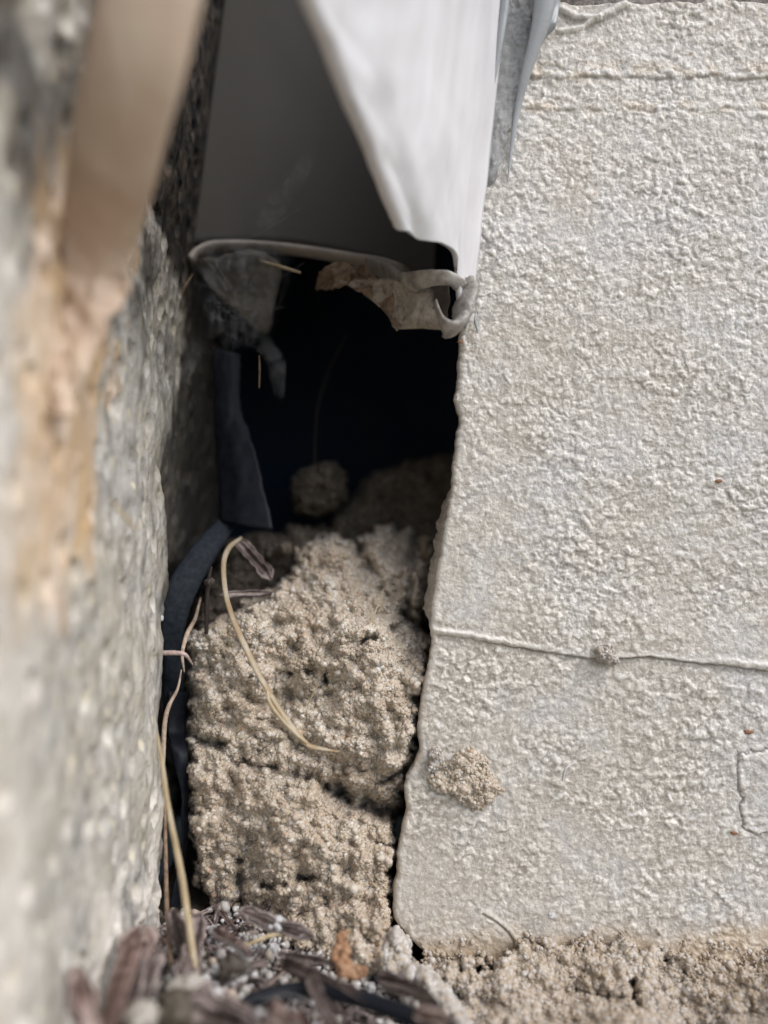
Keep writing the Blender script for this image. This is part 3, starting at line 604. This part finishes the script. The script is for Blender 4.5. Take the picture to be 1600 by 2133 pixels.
# ---- sealant
o = tube('sealant_bead', [W(1140, -60, 161), W(1133, 20, 162), W(1113, 95, 163), W(1094, 160, 164), W(1081, 215, 165), W(1070, 275, 165.6), W(1063, 330, 166), W(1058, 378, 166.2)], [2.6, 2.1, 1.4, 1.0, .7, .5, .32, .12], M_seal, n=90, k=14, flat=.55, jit=.04)
tag(o, 'long smooth grey sealant bead tapering to a point down the cream wall', 'sealant')
rs = [(-60, 1095, 1200), (0, 1098, 1168), (35, 1100, 1163), (60, 1104, 1158), (80, 1106, 1138), (100, 1106, 1126), (130, 1103, 1112), (160, 1098, 1103)]
n1, n2 = 60, 26; tv = np.linspace(0, 1, n1); rr = np.array(rs, float); rv = np.interp(np.linspace(0, len(rs) - 1, n1), range(len(rs)), rr[:, 0]); ra = np.interp(rv, rr[:, 0], rr[:, 1]); rb = np.interp(rv, rr[:, 0], rr[:, 2])
q = np.linspace(0, 1, n2); PX = ra[:, None] + (rb - ra)[:, None] * q; PY = np.repeat(rv[:, None], n2, 1)
hh = 2.0 * np.sin(np.pi * np.clip(q, .0, 1)) ** .7 * sstep(0, 30, (rb - ra))[:, None] + .5 * np.cos((PX + PY * .45) / 6.5) * sstep(0, 1, 1)
hh = np.where((q[None] < .02) | (q[None] > .98), -1.2, hh)
o = mesh_obj('sealant_smear', np.stack([(PX - 800) * .1, -hh - .8, (1066.5 - PY) * .1], -1).reshape(-1, 3), grid_faces(n1, n2)[:, ::-1], M_seal)
sm = o.modifiers.new('thickness', 'SOLIDIFY'); sm.thickness = .0008; sm.offset = -1; center_obj(o)
tag(o, 'folded grey sealant smear at the top, beside the cream wall\'s upper edge', 'sealant')
o = tube('sealant_bead', [W(1056, -60, 160), W(1050, 20, 161), W(1040, 90, 161.5), W(1028, 160, 162.5), W(1020, 220, 163.5)], [1.0, .95, .8, .6, .4], M_seal, n=50, k=12, flat=.8, jit=.05)
tag(o, 'short grey sealant bead hugging the right edge of the pale trim', 'sealant')
# thin skim of sealant between them
n1, n2 = 130, 26; PYv = np.linspace(-40, 430, n1); L_ = np.interp(PYv, [-40, 430], [1050, 992]); Rr = np.interp(PYv, [-40, 100, 250, 380, 430], [1112, 1106, 1068, 1032, 1000]) + 6 * fbm(PYv / 25, PYv * 0, 430, 3)
PX = L_[:, None] + (Rr - L_)[:, None] * np.linspace(0, 1, n2); PY = np.repeat(PYv[:, None], n2, 1)
hh = 1.25 + .35 * fbm(PX / 25, PY / 60, 431, 3) + .9 * np.clip(.5 - worley(PX / 9, PY / 12, 433)[0], 0, 1) * sstep(0, .5, fbm(PX / 60, PY / 60, 432)) - 2.2 * (np.linspace(0, 1, n2)[None] > .97) - 2.0 * sstep(360, 430, PY)
o = mesh_obj('sealant_skim', np.stack([(PX - 800) * .1, -hh, (1066.5 - PY) * .1], -1).reshape(-1, 3), grid_faces(n1, n2)[:, ::-1], M_sealrough); center_obj(o)
tag(o, 'thin rough grey skim of old sealant between the trim and the long bead', 'sealant')

# ---- wooden lath on the left
n1 = 60; cl = spline([W(372, -320, 92), W(312, 0, 96), W(268, 180, 100), W(228, 370, 108), W(209, 490, 116), W(186, 610, 118), W(162, 730, 115), W(130, 870, 110)], n1)
o = tube('wood_lath', cl[::6].tolist() + [cl[-1].tolist()], [6.0, 6.1, 6.2, 6.1, 5.9, 5.2, 4.0, 2.6, 1.2], M_lath, n=120, k=48, flat=.35, nz=1.5)
tag(o, 'blurred tan wooden lath leaning in front of the concrete wall at upper left', 'lath')

# ================================================================== PLASTIC STRIPS
def ribbon(name, rows, mat, thick, parent=None, nr_=60, ncx=14, curl=0.0, seed=0, rough=.25):
    """rows: (left (px,py,d), right (px,py,d)) from top to bottom"""
    Lp = spline([W(*a) for a, b in rows], nr_); Rp = spline([W(*b) for a, b in rows], nr_); q = np.linspace(0, 1, ncx)
    co = Lp[:, None] + (Rp - Lp)[:, None] * q[None, :, None]
    co[..., 1] += -curl * np.sin(np.pi * q)[None] + rough * fbm(co[..., 0] / 4, co[..., 2] / 9, seed, 3)
    co[..., 0] += rough * .8 * fbm(co[..., 2] / 3, co[..., 0] / 5, seed + 3, 3)
    if parent is not None: co = local(co, parent)
    o = mesh_obj(name, co.reshape(-1, 3), grid_faces(nr_, ncx)[:, ::-1], mat, parent)
    s_ = o.modifiers.new('thickness', 'SOLIDIFY'); s_.thickness = thick * S; s_.offset = 0
    if parent is None: center_obj(o)
    return o
root = TRIM_ROOT; _rb()
o = ribbon('plastic_strip', [((446, 725, 196), (502, 740, 196)), ((448, 830, 195), (502, 850, 194)), ((452, 930, 193), (528, 925, 190)), ((458, 1020, 191), (550, 1015, 187)), ((462, 1086, 189), (569, 1104, 184))], M_plas, 1.0, curl=1.2, seed=500, rough=.4)
tag(o, 'flat black plastic strip hanging down in the hole, widening to a cut end', 'plastic strip')
o = tube('rubber_tube', [W(484, 1082, 192), W(462, 1102, 188), W(425, 1150, 183), W(390, 1205, 179), W(366, 1260, 177), W(357, 1320, 177), W(362, 1390, 178), W(362, 1450, 180), W(366, 1500, 181)], [1.7, 2.3, 3.0, 3.3, 3.3, 2.9, 2.6, 2.5, 2.3], M_plas2, n=90, k=24, flat=.28, nz=.6)
tag(o, 'curved dusty black rubber strip bulging beside the concrete wall', 'rubber strip')
o = ribbon('plastic_strip', [((352, 1440, 176), (392, 1440, 180)), ((350, 1520, 176), (384, 1520, 178)), ((358, 1560, 172), (392, 1575, 172)), ((376, 1640, 171), (390, 1640, 172)), ((380, 1720, 171), (390, 1720, 172)), ((372, 1800, 170), (384, 1800, 172)), ((352, 1890, 168), (368, 1900, 170))], M_plas, .7, curl=.4, seed=510)
tag(o, 'thin twisted black plastic edge in the gap left of the mortar mass', 'plastic strip')

# black irrigation hose at the bottom
o = tube('black_hose', [W(505, 2092, 131), W(560, 2072, 133), W(640, 2062, 134), W(720, 2072, 132), W(800, 2096, 129), W(870, 2122, 126), W(960, 2160, 121), W(1040, 2210, 116)], [1.0, 1.25, 1.35, 1.4, 1.4, 1.4, 1.4, 1.4], M_plas, n=80, k=14, flat=1.0)
tag(o, 'thin black hose lying across the mulch at the bottom edge', 'hose')

# ================================================================== STRAWS, ROOTS, LEAVES
root = empty('dry_grass_stem', W(705, 1565, 158)); tag(root, 'curved golden dry grass stem arching over the mortar mass', 'grass stem')
tube('stem', [W(503, 1120, 186), W(478, 1140, 181), W(466, 1175, 176), W(471, 1240, 171), W(490, 1300, 165), W(518, 1362, 161), W(552, 1428, 159), W(590, 1488, 157), W(622, 1530, 157), W(642, 1552, 157), W(672, 1560, 159), W(708, 1566, 162)], [.45, .6, .62, .62, .7, .75, .7, .6, .6, .55, .4, .12], M_straw2, root, n=120, k=10, flat=.6)
tube('side_strand', [W(556, 1436, 158.5), W(563, 1466, 157), W(588, 1500, 156.5), W(618, 1530, 156.5), W(640, 1548, 156.5)], [.2, .38, .4, .4, .3], M_straw, root, n=50, k=8)
o = tube('straw', [W(328, 1530, 150), W(336, 1580, 149), W(352, 1690, 147), W(374, 1800, 145), W(390, 1900, 142), W(402, 1990, 138), W(409, 2052, 135)], [.2, .4, .5, .58, .62, .6, .65], M_straw, n=80, k=10, flat=.7)
tag(o, 'long straight straw standing along the foot of the concrete wall into the mulch', 'straw')
ST = [([W(722, 698, 215), (W(690, 760, 214)), W(665, 835, 212), W(657, 905, 210), W(656, 965, 208)], [.22, .24, .24, .25, .25], M_bark, 'dim thin straw hanging in the dark of the hole above the round clod', 'straw'),
      ([W(543, 543, 186), W(580, 554, 184), W(626, 568, 182)], [.2, .42, .3], M_straw, 'short tan straw tip poking out below the trim panel\'s lip', 'straw'),
      ([W(342, 1360, 163), W(365, 1360, 162), W(386, 1364, 162), W(402, 1385, 166)], [.5, .48, .42, .12], M_pink, 'pinkish rootlet bridging the gap from the concrete wall to the mortar', 'rootlet'),
      ([W(418, 1245, 184), W(406, 1290, 176), W(390, 1320, 169), W(380, 1362, 166), W(384, 1400, 166)], [.2, .45, .5, .35, .15], M_root, 'pale forked rootlet in front of the rubber strip at the mortar\'s top left corner', 'rootlet'),
      ([W(378, 1395, 168), W(370, 1435, 167), W(352, 1470, 166), W(343, 1510, 166), W(340, 1580, 166), W(336, 1640, 166)], [.15, .3, .45, .5, .45, .2], M_root, 'knobbly brown rootlet running down the concrete wall\'s edge', 'rootlet'),
      ([W(440, 1180, 172), W(434, 1215, 172), W(431, 1260, 172), W(430, 1320, 172)], [.3, .5, .55, .4], M_bark, 'short dark twig standing against the rubber strip', 'twig'),
      ([W(230, 1040, 128), W(258, 1075, 129), W(284, 1104, 131)], [.15, .3, .2], M_straw, 'small orange straw bit stuck to the face of the concrete wall', 'straw'),
      ([W(500, 1975, 144), W(560, 1950, 148), (W(615, 1944, 149))], [.2, .45, .3], M_straw, 'short pale straw lying on the mulch below the mortar mass', 'straw'),
      ([W(745, 1330, 166), W(775, 1290, 172), W(800, 1225, 178)], [.1, .2, .1], M_straw, 'very thin straw fibre on the right shoulder of the mortar mass', 'straw'),
      ([W(640, 1470, 163), W(655, 1440, 163), W(664, 1425, 163)], [.1, .18, .08], M_straw, 'tiny straw splinter stuck in the middle of the mortar mass', 'straw'),
      ([W(992, 648, 164.8), W(990, 668, 164.6), W(996, 694, 164.8)], [.1, .32, .15], M_seal, 'small curved grey sealant scrap on the cream wall under the trim end', 'sealant scrap'),
      ([W(1196, 1588, 164.6), W(1178, 1602, 164), W(1172, 1625, 164.8)], [.1, .22, .3], M_white, 'tiny white paint curl on the lower part of the cream wall', 'paint curl'),
      ([W(350, 700, 190), W(380, 610, 188), W(402, 570, 190)], [.15, .25, .1], M_leaf, 'thin brown fibre on the shaded concrete below the panel\'s left corner', 'fibre'),
      ([W(540, 740, 180), W(541, 770, 180), W(540, 808, 180)], [.12, .22, .15], M_leaf, 'tiny brown crumb thread dangling in cobweb right of the black strip', 'thread'),
      ([W(246, 770, 131), W(248, 800, 131), W(250, 826, 131)], [.15, .35, .2], M_straw, 'short straw fleck stuck upright on the concrete wall below the lath', 'straw'),
      ([W(356, 2010, 140), W(348, 1900, 152), W(345, 1750, 165), W(342, 1600, 168)], [.4, .45, .4, .2], M_leaf, 'brown grass blade in the gap behind the long straight straw', 'grass blade')]
for P, r, m, lab, cat in ST:
    o = tube(cat.replace(' ', '_'), P, r, m, n=40, k=8, jit=.12, seed=len(lab)); tag(o, lab, cat)

# ---- dead leaf scraps under the lip
def scrap(name, outline, mat, lab, cat, seed=0, amp=1.6, thick=.25, bump_=1.0):
    P = [W(*p) for p in outline]; c = np.mean(P, 0); n = len(P); rings = 9; per = 8
    B2 = spline(P + [P[0]], n * per + 1)[:-1]; m = len(B2)
    co = [c + (B2 - c) * f for f in np.linspace(.02, 1, rings)]; co = np.array(co)
    co[..., 1] += amp * fbm(co[..., 0] / 3.2, co[..., 2] / 3.2, seed, 3); co[-1, :, 0] += .35 * fbm(np.arange(m) / 1.7, np.zeros(m), seed + 2, 2); co[-1, :, 2] += .35 * fbm(np.arange(m) / 1.7, np.ones(m), seed + 4, 2)
    o = mesh_obj(name, co.reshape(-1, 3), grid_faces(rings, m, True), mat); s_ = o.modifiers.new('thickness', 'SOLIDIFY'); s_.thickness = thick * S
    center_obj(o); tag(o, lab, cat); return o
scrap('dead_leaf', [(655, 600, 190), (672, 560, 186), (710, 545, 184), (732, 552, 180), (726, 585, 178), (690, 604, 182)], M_leaf, 'curled brown leaf scrap tucked under the panel\'s lip', 'leaf', 600)
scrap('dead_leaf', [(728, 552, 186), (760, 556, 182), (800, 590, 176), (826, 620, 172), (828, 690, 168), (800, 640, 172), (760, 612, 176), (735, 600, 180)], M_leaf, 'long torn brown leaf scrap hanging by the trim\'s curled end', 'leaf', 605, 2.0)
scrap('torn_paper', [(400, 545, 195), (470, 530, 192), (545, 525, 192), (585, 560, 195), (570, 640, 200), (560, 690, 204), (536, 688, 204), (500, 655, 200), (450, 610, 197)], M_paper, 'triangular torn grey-brown paper flap hanging from the panel\'s left corner', 'paper', 610, 1.2)

# ---- orange husk: L-shaped string of beads
root = empty('dried_husk', W(735, 2045, 139)); tag(root, 'orange-brown dried L-shaped husk of bead-like lumps leaning on the mortar foot', 'husk')
bp = spline([W(716, 1940, 146), W(712, 1965, 145), W(710, 1990, 143.5), W(716, 2014, 142), W(732, 2030, 141), W(748, 2020, 141)], 12); rg = np.random.RandomState(4)
brad = np.array([.9, 1.1, 1.25, 1.35, 1.35, 1.5, 1.6, 1.7, 1.7, 1.6, 1.5, 1.3])
for q in range(12):
    jit_ = rg.randn(2, 3) * .45; pp = bp[q] + np.array([[.5, 0, 0], [-.5, 0, 0]]) * brad[q] * .8 + jit_ * .5
    c, f, t = grain_geo(pp, np.full(2, brad[q] * .62), 700 + q, 1, .18)
    mesh_obj('bead', local(c, root), f, M_pod, root, attr=t)
tube('husk_tail', [W(718, 1945, 146), W(727, 1936, 146), W(732, 1950, 146)], [.35, .25, .1], M_straw, root, n=14, k=6)

# ================================================================== MULCH
def chip(P, Q, wd, th, mat, seed, lab=None, cat=None, group=None, bend=1.0, name='bark_chip', nl=48, k=44):
    rg = np.random.RandomState(seed); P = np.array(P, float); Q = np.array(Q, float); L = np.linalg.norm(Q - P)
    mid = (P + Q) / 2 + rg.randn(3) * .025 * L * bend + np.array([0, 0, .01 * L]); Pp = spline([P, mid, Q], nl)
    T, N, B = frames(Pp); tw = rg.uniform(-1.2, 1.2); a = np.linspace(0, 2 * np.pi, k, endpoint=False); tt_ = np.linspace(0, 1, nl)
    prof = np.clip(np.minimum(tt_ / .05, (1 - tt_) / .09), 0, 1) ** .5 * (.82 + .28 * fbm(tt_ * 4, tt_ * 0, seed, 3)); prof = np.clip(prof, .15, 2)
    A = np.stack([np.cos(a), np.sin(a)]); TT = tt_[:, None] + 0 * a[None]
    def per(fr, ft, sd): return perlin(A[0][None] * fr + 7 + TT * ft * .37, A[1][None] * fr + TT * ft, sd)
    rid = per(1.6, .6, seed + 1); rid2 = per(5.0, .9, seed + 2); rid3 = per(14, 1.2, seed + 3)
    stri = 1 + .30 * rid + .35 * (np.abs(rid2) * 2 - .5) + .34 * rid3
    ca = np.sign(np.cos(a)) * np.abs(np.cos(a)) ** .4; sa = np.sign(np.sin(a)) * np.abs(np.sin(a)) ** .4
    x = ca[None] * wd / 2 * prof[:, None] * (1 + (stri - 1) * .5); y = sa[None] * th * .36 * prof[:, None] ** .3 * stri
    ang = tw * .3 + .4 * tt_[:, None] * tw; X_ = x * np.cos(ang) - y * np.sin(ang); Y_ = x * np.sin(ang) + y * np.cos(ang)
    co = Pp[:, None] + B[:, None] * X_[..., None] + N[:, None] * Y_[..., None] + T[:, None] * (.30 * L * (rg.rand(1, k) - .55) * (np.abs(tt_ - .5) * 2)[:, None] ** 5 * np.sign(tt_ - .5)[:, None])[..., None]
    co = np.vstack([co.reshape(-1, 3), Pp[0], Pp[-1]]); n0 = nl * k
    me = bpy.data.meshes.new(name); fl = [tuple(q) for q in grid_faces(nl, k, True)] + [(n0, (j + 1) % k, j) for j in range(k)] + [(n0 + 1, (nl - 1) * k + j, (nl - 1) * k + (j + 1) % k) for j in range(k)]
    me.from_pydata([tuple(v * S) for v in co], [], fl); me.materials.append(mat); me.polygons.foreach_set('use_smooth', np.full(len(me.polygons), False)); me.update()
    at_ = me.attributes.new('tint', 'FLOAT', 'POINT'); at_.data.foreach_set('value', np.append(np.clip(.5 + .55 * rid2 + .35 * rid3 + .25 * rid, 0, 1).ravel(), [.5, .5]).astype(np.float32))
    o = bpy.data.objects.new(name, me); C.objects.link(o); center_obj(o); tag(o, lab, cat, group); return o
CH = [((292, 1950, 136), (225, 2170, 118), 7.5, 2.4, M_bark2, 'broad reddish bark chip leaning upright at the foot of the concrete wall'),
      ((360, 1905, 148), (395, 2010, 138), 4.0, 2.2, M_bark, 'fibrous dark bark shred standing behind the long straw'),
      ((415, 1920, 146), (380, 2040, 134), 4.4, 2.4, M_bark, 'split purple-brown bark piece right beside the long straw\'s foot'),
      ((600, 2010, 141), (760, 2088, 130), 4.6, 2.2, M_bark, 'long ridged bark strip lying diagonally over the black hose'),
      ((650, 2040, 132), (700, 2150, 122), 3.0, 1.8, M_bark, 'narrow bark strip hanging down across the black hose'),
      ((160, 2030, 118), (190, 2170, 112), 4.6, 2.6, M_bark2, 'pinkish bark chip lying lowest at the far left of the mulch'),
      ((800, 2040, 140), (905, 2088, 130), 3.4, 1.6, M_bark, 'dark curved bark sliver by the crumb heap'),
      ((510, 1900, 150), (640, 1945, 148), 3.4, 1.5, M_bark, 'flat dark bark piece pressed against the foot of the mortar mass'),
      ((450, 1940, 146), (520, 1985, 142), 3.2, 1.6, M_bark2, 'small brown bark chip amid white granules'),
      ((400, 2090, 124), (520, 2140, 122), 7, 4, M_bark, 'chunky dark bark lump at the bottom border left of the hose'),
      ((560, 2125, 120), (640, 2140, 120), 6, 3, M_bark2, 'reddish bark lump at the bottom border under the hose'),
      ((870, 2112, 124), (930, 2126, 122), 3, 2, M_bark2, 'small orange-brown bark crumb at the bottom border right of the hose'),
      ((590, 1990, 144), (700, 2010, 143), 1.6, 1.0, M_bark, 'thin dark twig of bark just left of the orange husk'),
      ((330, 1990, 134), (300, 2090, 122), 4.0, 2.4, M_bark, 'dark bark chunk between the broad reddish chip and the long straw'),
      ((500, 1130, 186), (560, 1200, 184), 4.0, 2.0, M_bark, 'dark bark fragment under the cut end of the black plastic strip'),
      ((470, 1240, 178), (560, 1235, 182), 2.2, 1.4, M_bark, 'thin dark bark shred on the soil between strip and mortar')]
for i, (a, b, wd, th, m, lab) in enumerate(CH):
    chip(W(*a), W(*b), wd * .82, th * .8, m, 800 + i * 7, lab, 'bark chip', nl=64, k=64)
rg = random.Random(11)
lab = 'small dark shred of bark mulch scattered among the larger chips at the bottom'
protos = []
for i in range(14):
    L = rg.uniform(5, 13); a = rg.uniform(0, 6.28)
    protos.append(chip((-math.cos(a) * L / 2, -math.sin(a) * L / 2, 0), (math.cos(a) * L / 2, math.sin(a) * L / 2, rg.uniform(-1.5, 3)), rg.uniform(.5, 1.9), rg.uniform(.3, .8), M_bark if i % 4 else M_bark2, 900 + i * 5, lab, 'bark shred', 'small bark shreds in the mulch', bend=.5, name='bark_shred', nl=26, k=24))
spots = []
while len(spots) < 190:
    px = rg.uniform(110, 1000); py = rg.uniform(1880, 2190)
    if px > 460 and py < 1870 + (px - 420) * .42 + (0 if px < 800 else 50): continue
    if px < 345 and py < 1960: continue
    if px > 560 and rg.random() < .55: continue
    if 400 < px < 480 and py < 1905: continue
    z = -84.0
    for _ in range(5): x, y, _z = GR(px, py, z); z = ground_z(x, y)
    if x < -44 or y > -1: continue
    spots.append((x, y))
for i, (x, y) in enumerate(spots):
    p = protos[i % 14]; o = p if i < 14 else p.copy()
    if i >= 14: C.objects.link(o)
    o.location = (x * S, y * S, (ground_z(x, y) + rg.uniform(-.2, 1.6)) * S); o.rotation_euler = (rg.uniform(-.3, .3), rg.uniform(-.3, .3), rg.uniform(0, 6.28) if i >= 14 else 0)

# fine dark crumbs and splinters between the chips: uncountable
rgq = np.random.RandomState(77); gco, gf, gt = [], [], []; off = 0; n_sp = 0
while n_sp < 1500:
    px = rgq.uniform(110, 1010); py = rgq.uniform(1885, 2200)
    if px > 460 and py < 1872 + (px - 420) * .42: continue
    z = -85.
    for _ in range(3): x, y, _z = GR(px, py, z); z = float(-85.5 - 13.0 * sstep(-32, 14, np.array(x)))
    if x < -44 or y > -1: continue
    z = ground_z(x, y) + rgq.uniform(.4, 3.6); L = rgq.uniform(.8, 4.5); w_ = rgq.uniform(.12, .42); an = rgq.uniform(0, 6.28); d_ = np.array([np.cos(an), np.sin(an), rgq.uniform(-.5, .5)]); s_ = np.array([-d_[1], d_[0], rgq.uniform(-.4, .4)]); u_ = np.cross(d_, s_)
    c = np.array([x, y, z]); ring = []
    for t_i, wv in ((-1, .35), (-.4, 1), (.35, .9), (1, .15)):
        for q_ in range(5):
            aa = q_ * 1.2566; ring.append(c + d_ * L / 2 * t_i * rgq.uniform(.85, 1.1) + (s_ * np.cos(aa) + u_ * np.sin(aa) * .6) * w_ * wv * rgq.uniform(.7, 1.3))
    gco.append(ring); gf.append(grid_faces(4, 5, True) + off); gt += [rgq.rand()] * 20; off += 20; n_sp += 1
o = mesh_obj('mulch_litter', np.array(gco).reshape(-1, 3), np.vstack(gf), M_bark, smooth=False, attr=np.array(gt)); tag(o, 'fine dark splinters and crumbs of mulch between the bark chips', 'mulch', kind='stuff')
# white granules: uncountable
rg = np.random.RandomState(33)
def strew(name, n, area, rad, mat, seed, lab, cat, up=0.6, extra=None):
    rg = np.random.RandomState(seed); pts = []; rr = []
    px = rg.uniform(area[0], area[2], n * 3); py = rg.uniform(area[1], area[3], n * 3)
    cl = fbm(px / 70, py / 45, seed, 3); m = cl > .02 + .25 * rg.rand(n * 3) - .12; px, py = px[m][:n], py[m][:n]
    zz = np.full(px.shape, -84.0)
    for _ in range(6):
        d = -zz / ((py - 1066.5) * .1) * D; x = (px - 800) * .1 * d / D; y = d - D; zz = gbase(x, y)
    keep = (x > -45) & (y < -1); x, y = x[keep], y[keep]
    zz = gbase(x, y); r = rad[0] + (rad[1] - rad[0]) * rg.rand(len(x)) ** 2
    P = np.stack([x, y, zz + r * up + rg.rand(len(x)) * 3.2], -1); c, f, t = grain_geo(P, r, seed, 1, .3)
    o = mesh_obj(name, c, f, mat, attr=t); tag(o, lab, cat, kind='stuff'); return o
strew('white_granules', 1300, (400, 1890, 1000, 2200), (.35, 1.05), M_white, 41, 'white and pale granules strewn between the bark chips', 'granules')
strew('pale_crumbs', 3600, (130, 1880, 1050, 2200), (.25, .9), M_pale, 43, 'pale mortar crumbs littering the mulch', 'crumbs')
for i, (px, py, d, r, lab) in enumerate([(395, 2062, 130, 3.0, 'round pale pebble at the foot of the long straw'), (372, 2100, 124, 3.2, 'rough grey pebble below the long straw, near the bottom border'), (300, 2115, 118, 2.4, 'cream pebble between the broad reddish chip and the grey pebble'), (484, 2015, 140, 2.4, 'dark round pebble right of the split bark piece'),
                                         (596, 1142, 196, 1.8, 'pale pebble in the shade behind the top of the mortar mass'), (437, 1212, 170, 1.0, 'white paint crumb caught on the dark twig'), (331, 1288, 168, .9, 'pale crumb at the broken corner of the concrete wall'), (1148, 1908, 164.6, .7, 'white speck stuck low on the cream wall'),
                                         (575, 1925, 150, 2.0, 'white lump lying at the foot of the mortar mass')]):
    rg2 = np.random.RandomState(50 + i); c0 = np.array(W(px, py, d)); n_ = 5 if r > 1.5 else 2
    V, F = ico(3); nrm = 1 + .34 * fbm(V[:, 0] * 1.6 + i, V[:, 1] * 1.6 + V[:, 2], 60 + i, 4)[:, None]
    o = mesh_obj('pebble', c0 + V * nrm * r * (1, .9, .8), F, M_soil if 'dark' in lab else M_clod if 'shade' in lab else (M_clod if i == 1 else M_pale if i in (0, 2) else M_white), attr=np.full(len(V), .35 + .3 * rg2.rand())); center_obj(o); tag(o, lab, 'pebble')  # pale pebble takes the brown clod colour, which puts its shade in
# rust specks on the coating
for i, (px, py, r, lab) in enumerate([(1560, 1524, .8, 'rust coloured speck above the blistered patch of the cream wall'), (1528, 1734, .6, 'rust coloured speck below left of the blistered patch'), (1495, 1002, .7, 'orange-brown stain speck on the middle right of the cream wall'), (958, 712, .5, 'tiny rust speck on the wall edge just under the trim end')]):
    h0 = float(coat_h(np.array([px * 1.]), np.array([py * 1.]))[0]) if px > 1000 else 0
    V, F = ico(2); c0 = np.array([(px - 800) * .1, -h0 - .1, (1066.5 - py) * .1])
    nn = 1 + .35 * fbm(V[:, 0] * 2 + i, V[:, 2] * 2, 70 + i, 3)[:, None]
    o = mesh_obj('rust_speck', c0 + V * nn * (r * 1.1, .3, r * .6), F, M_rust); center_obj(o); tag(o, lab, 'speck')

# ================================================================== COBWEBS
def web(name, rows, mat, lab, seed, amp=2.0, n1=50, n2=40, edge=.22, parent=None):
    """rows: list of rows, each a list of (px,py,d)"""
    A = np.array([spline([W(*p) for p in r], n2) for r in rows]); G = np.array([spline(A[:, j], n1) for j in range(n2)]).transpose(1, 0, 2)
    G[..., 1] += amp * fbm(G[..., 0] / 6, G[..., 2] / 6, seed, 3)
    a, b = np.meshgrid(np.linspace(0, 1, n2), np.linspace(0, 1, n1)); e = sstep(0, edge, np.minimum(a, 1 - a)) * sstep(0, edge, np.minimum(b, 1 - b))
    o = mesh_obj(name, G.reshape(-1, 3), grid_faces(n1, n2), mat, attr=e.ravel())
    center_obj(o); tag(o, lab, 'cobweb'); return o
web('cobweb', [[(400, 470, 192), (480, 480, 188), (610, 470, 186)], [(400, 540, 190), (500, 560, 184), (620, 540, 186)], [(410, 640, 186), (520, 650, 182), (600, 620, 188)], [(430, 760, 184), (500, 740, 184), (570, 720, 190)]], M_web, 'grey dusty cobweb sheet draped over the panel\'s lower left corner', 620)
web('cobweb', [[(640, 290, 180), (650, 300, 180), (672, 300, 180)], [(600, 360, 182), (620, 370, 182), (650, 365, 182)], [(550, 420, 184), (575, 430, 184), (610, 420, 184)], [(520, 480, 186), (545, 490, 186), (580, 480, 186)]], M_wisp, 'faint diagonal wisp of cobweb in front of the shaded panel', 630, .6)
web('cobweb', [[(480, 700, 186), (520, 690, 184), (570, 700, 184)], [(540, 740, 184), (570, 750, 183), (596, 745, 184)], [(560, 790, 185), (575, 800, 185), (598, 800, 185)], [(570, 830, 186), (580, 838, 186), (596, 836, 186)]], M_wisp, 'small curled grey cobweb tuft in the hole right of the black strip', 640, .8)
web('cobweb', [[(395, 690, 180), (410, 700, 178), (424, 700, 178)], [(390, 740, 178), (405, 750, 176), (420, 750, 176)], [(355, 800, 174), (370, 805, 172), (390, 800, 174)]], M_wisp, 'translucent silk edge on the concrete wall left of the black strip', 650, .4)
web('dusty_web', [[(690, 585, 180), (780, 575, 176), (850, 585, 168), (905, 595, 164)], [(740, 605, 178), (800, 610, 174), (860, 630, 166), (910, 640, 162)], [(800, 650, 174), (825, 665, 170), (870, 668, 165), (925, 675, 160)], [(818, 690, 172), (840, 688, 169), (880, 688, 166), (930, 690, 161)]], M_web2, 'dense dusty web stretched under the trim\'s curled end', 660, .9, edge=.08)
rg = random.Random(5)
root = empty('silk_threads', W(500, 620, 186)); tag(root, 'loose pale silk threads strung across the panel\'s lower left corner', 'silk')
for q in range(14):
    x0, y0 = rg.uniform(405, 470), rg.uniform(480, 640); x1, y1 = x0 + rg.uniform(40, 180), min(640, y0 + rg.uniform(-60, 150))
    tube('thread', [W(x0, y0, 190), W(x0 * .7 + x1 * .3 + rg.uniform(-18, 18), y0 * .7 + y1 * .3 + rg.uniform(-5, 28), 187), W(x0 * .3 + x1 * .7 + rg.uniform(-18, 18), y0 * .3 + y1 * .7 + rg.uniform(-5, 35), 186), W(x1, y1, 188)], [.02, .035, .02], M_silk, root, n=18, k=5)
for q, (lab, P) in enumerate([('fine white hair curling on the mulch left of the hose', [W(470, 1965, 142), W(505, 1985, 140), W(518, 2025, 136), W(480, 2035, 135)]), ('fine white hair arching over the hose at the bottom', [W(545, 2085, 126), W(600, 2072, 127), W(650, 2090, 125), W(670, 2120, 122)]), ('short white hair beside the white granules in the mulch', [W(440, 1985, 142), W(480, 1975, 142), W(512, 2000, 140)])]):
    o = tube('hair', P, [.06, .1, .06], M_silk, n=30, k=5); tag(o, lab, 'hair')
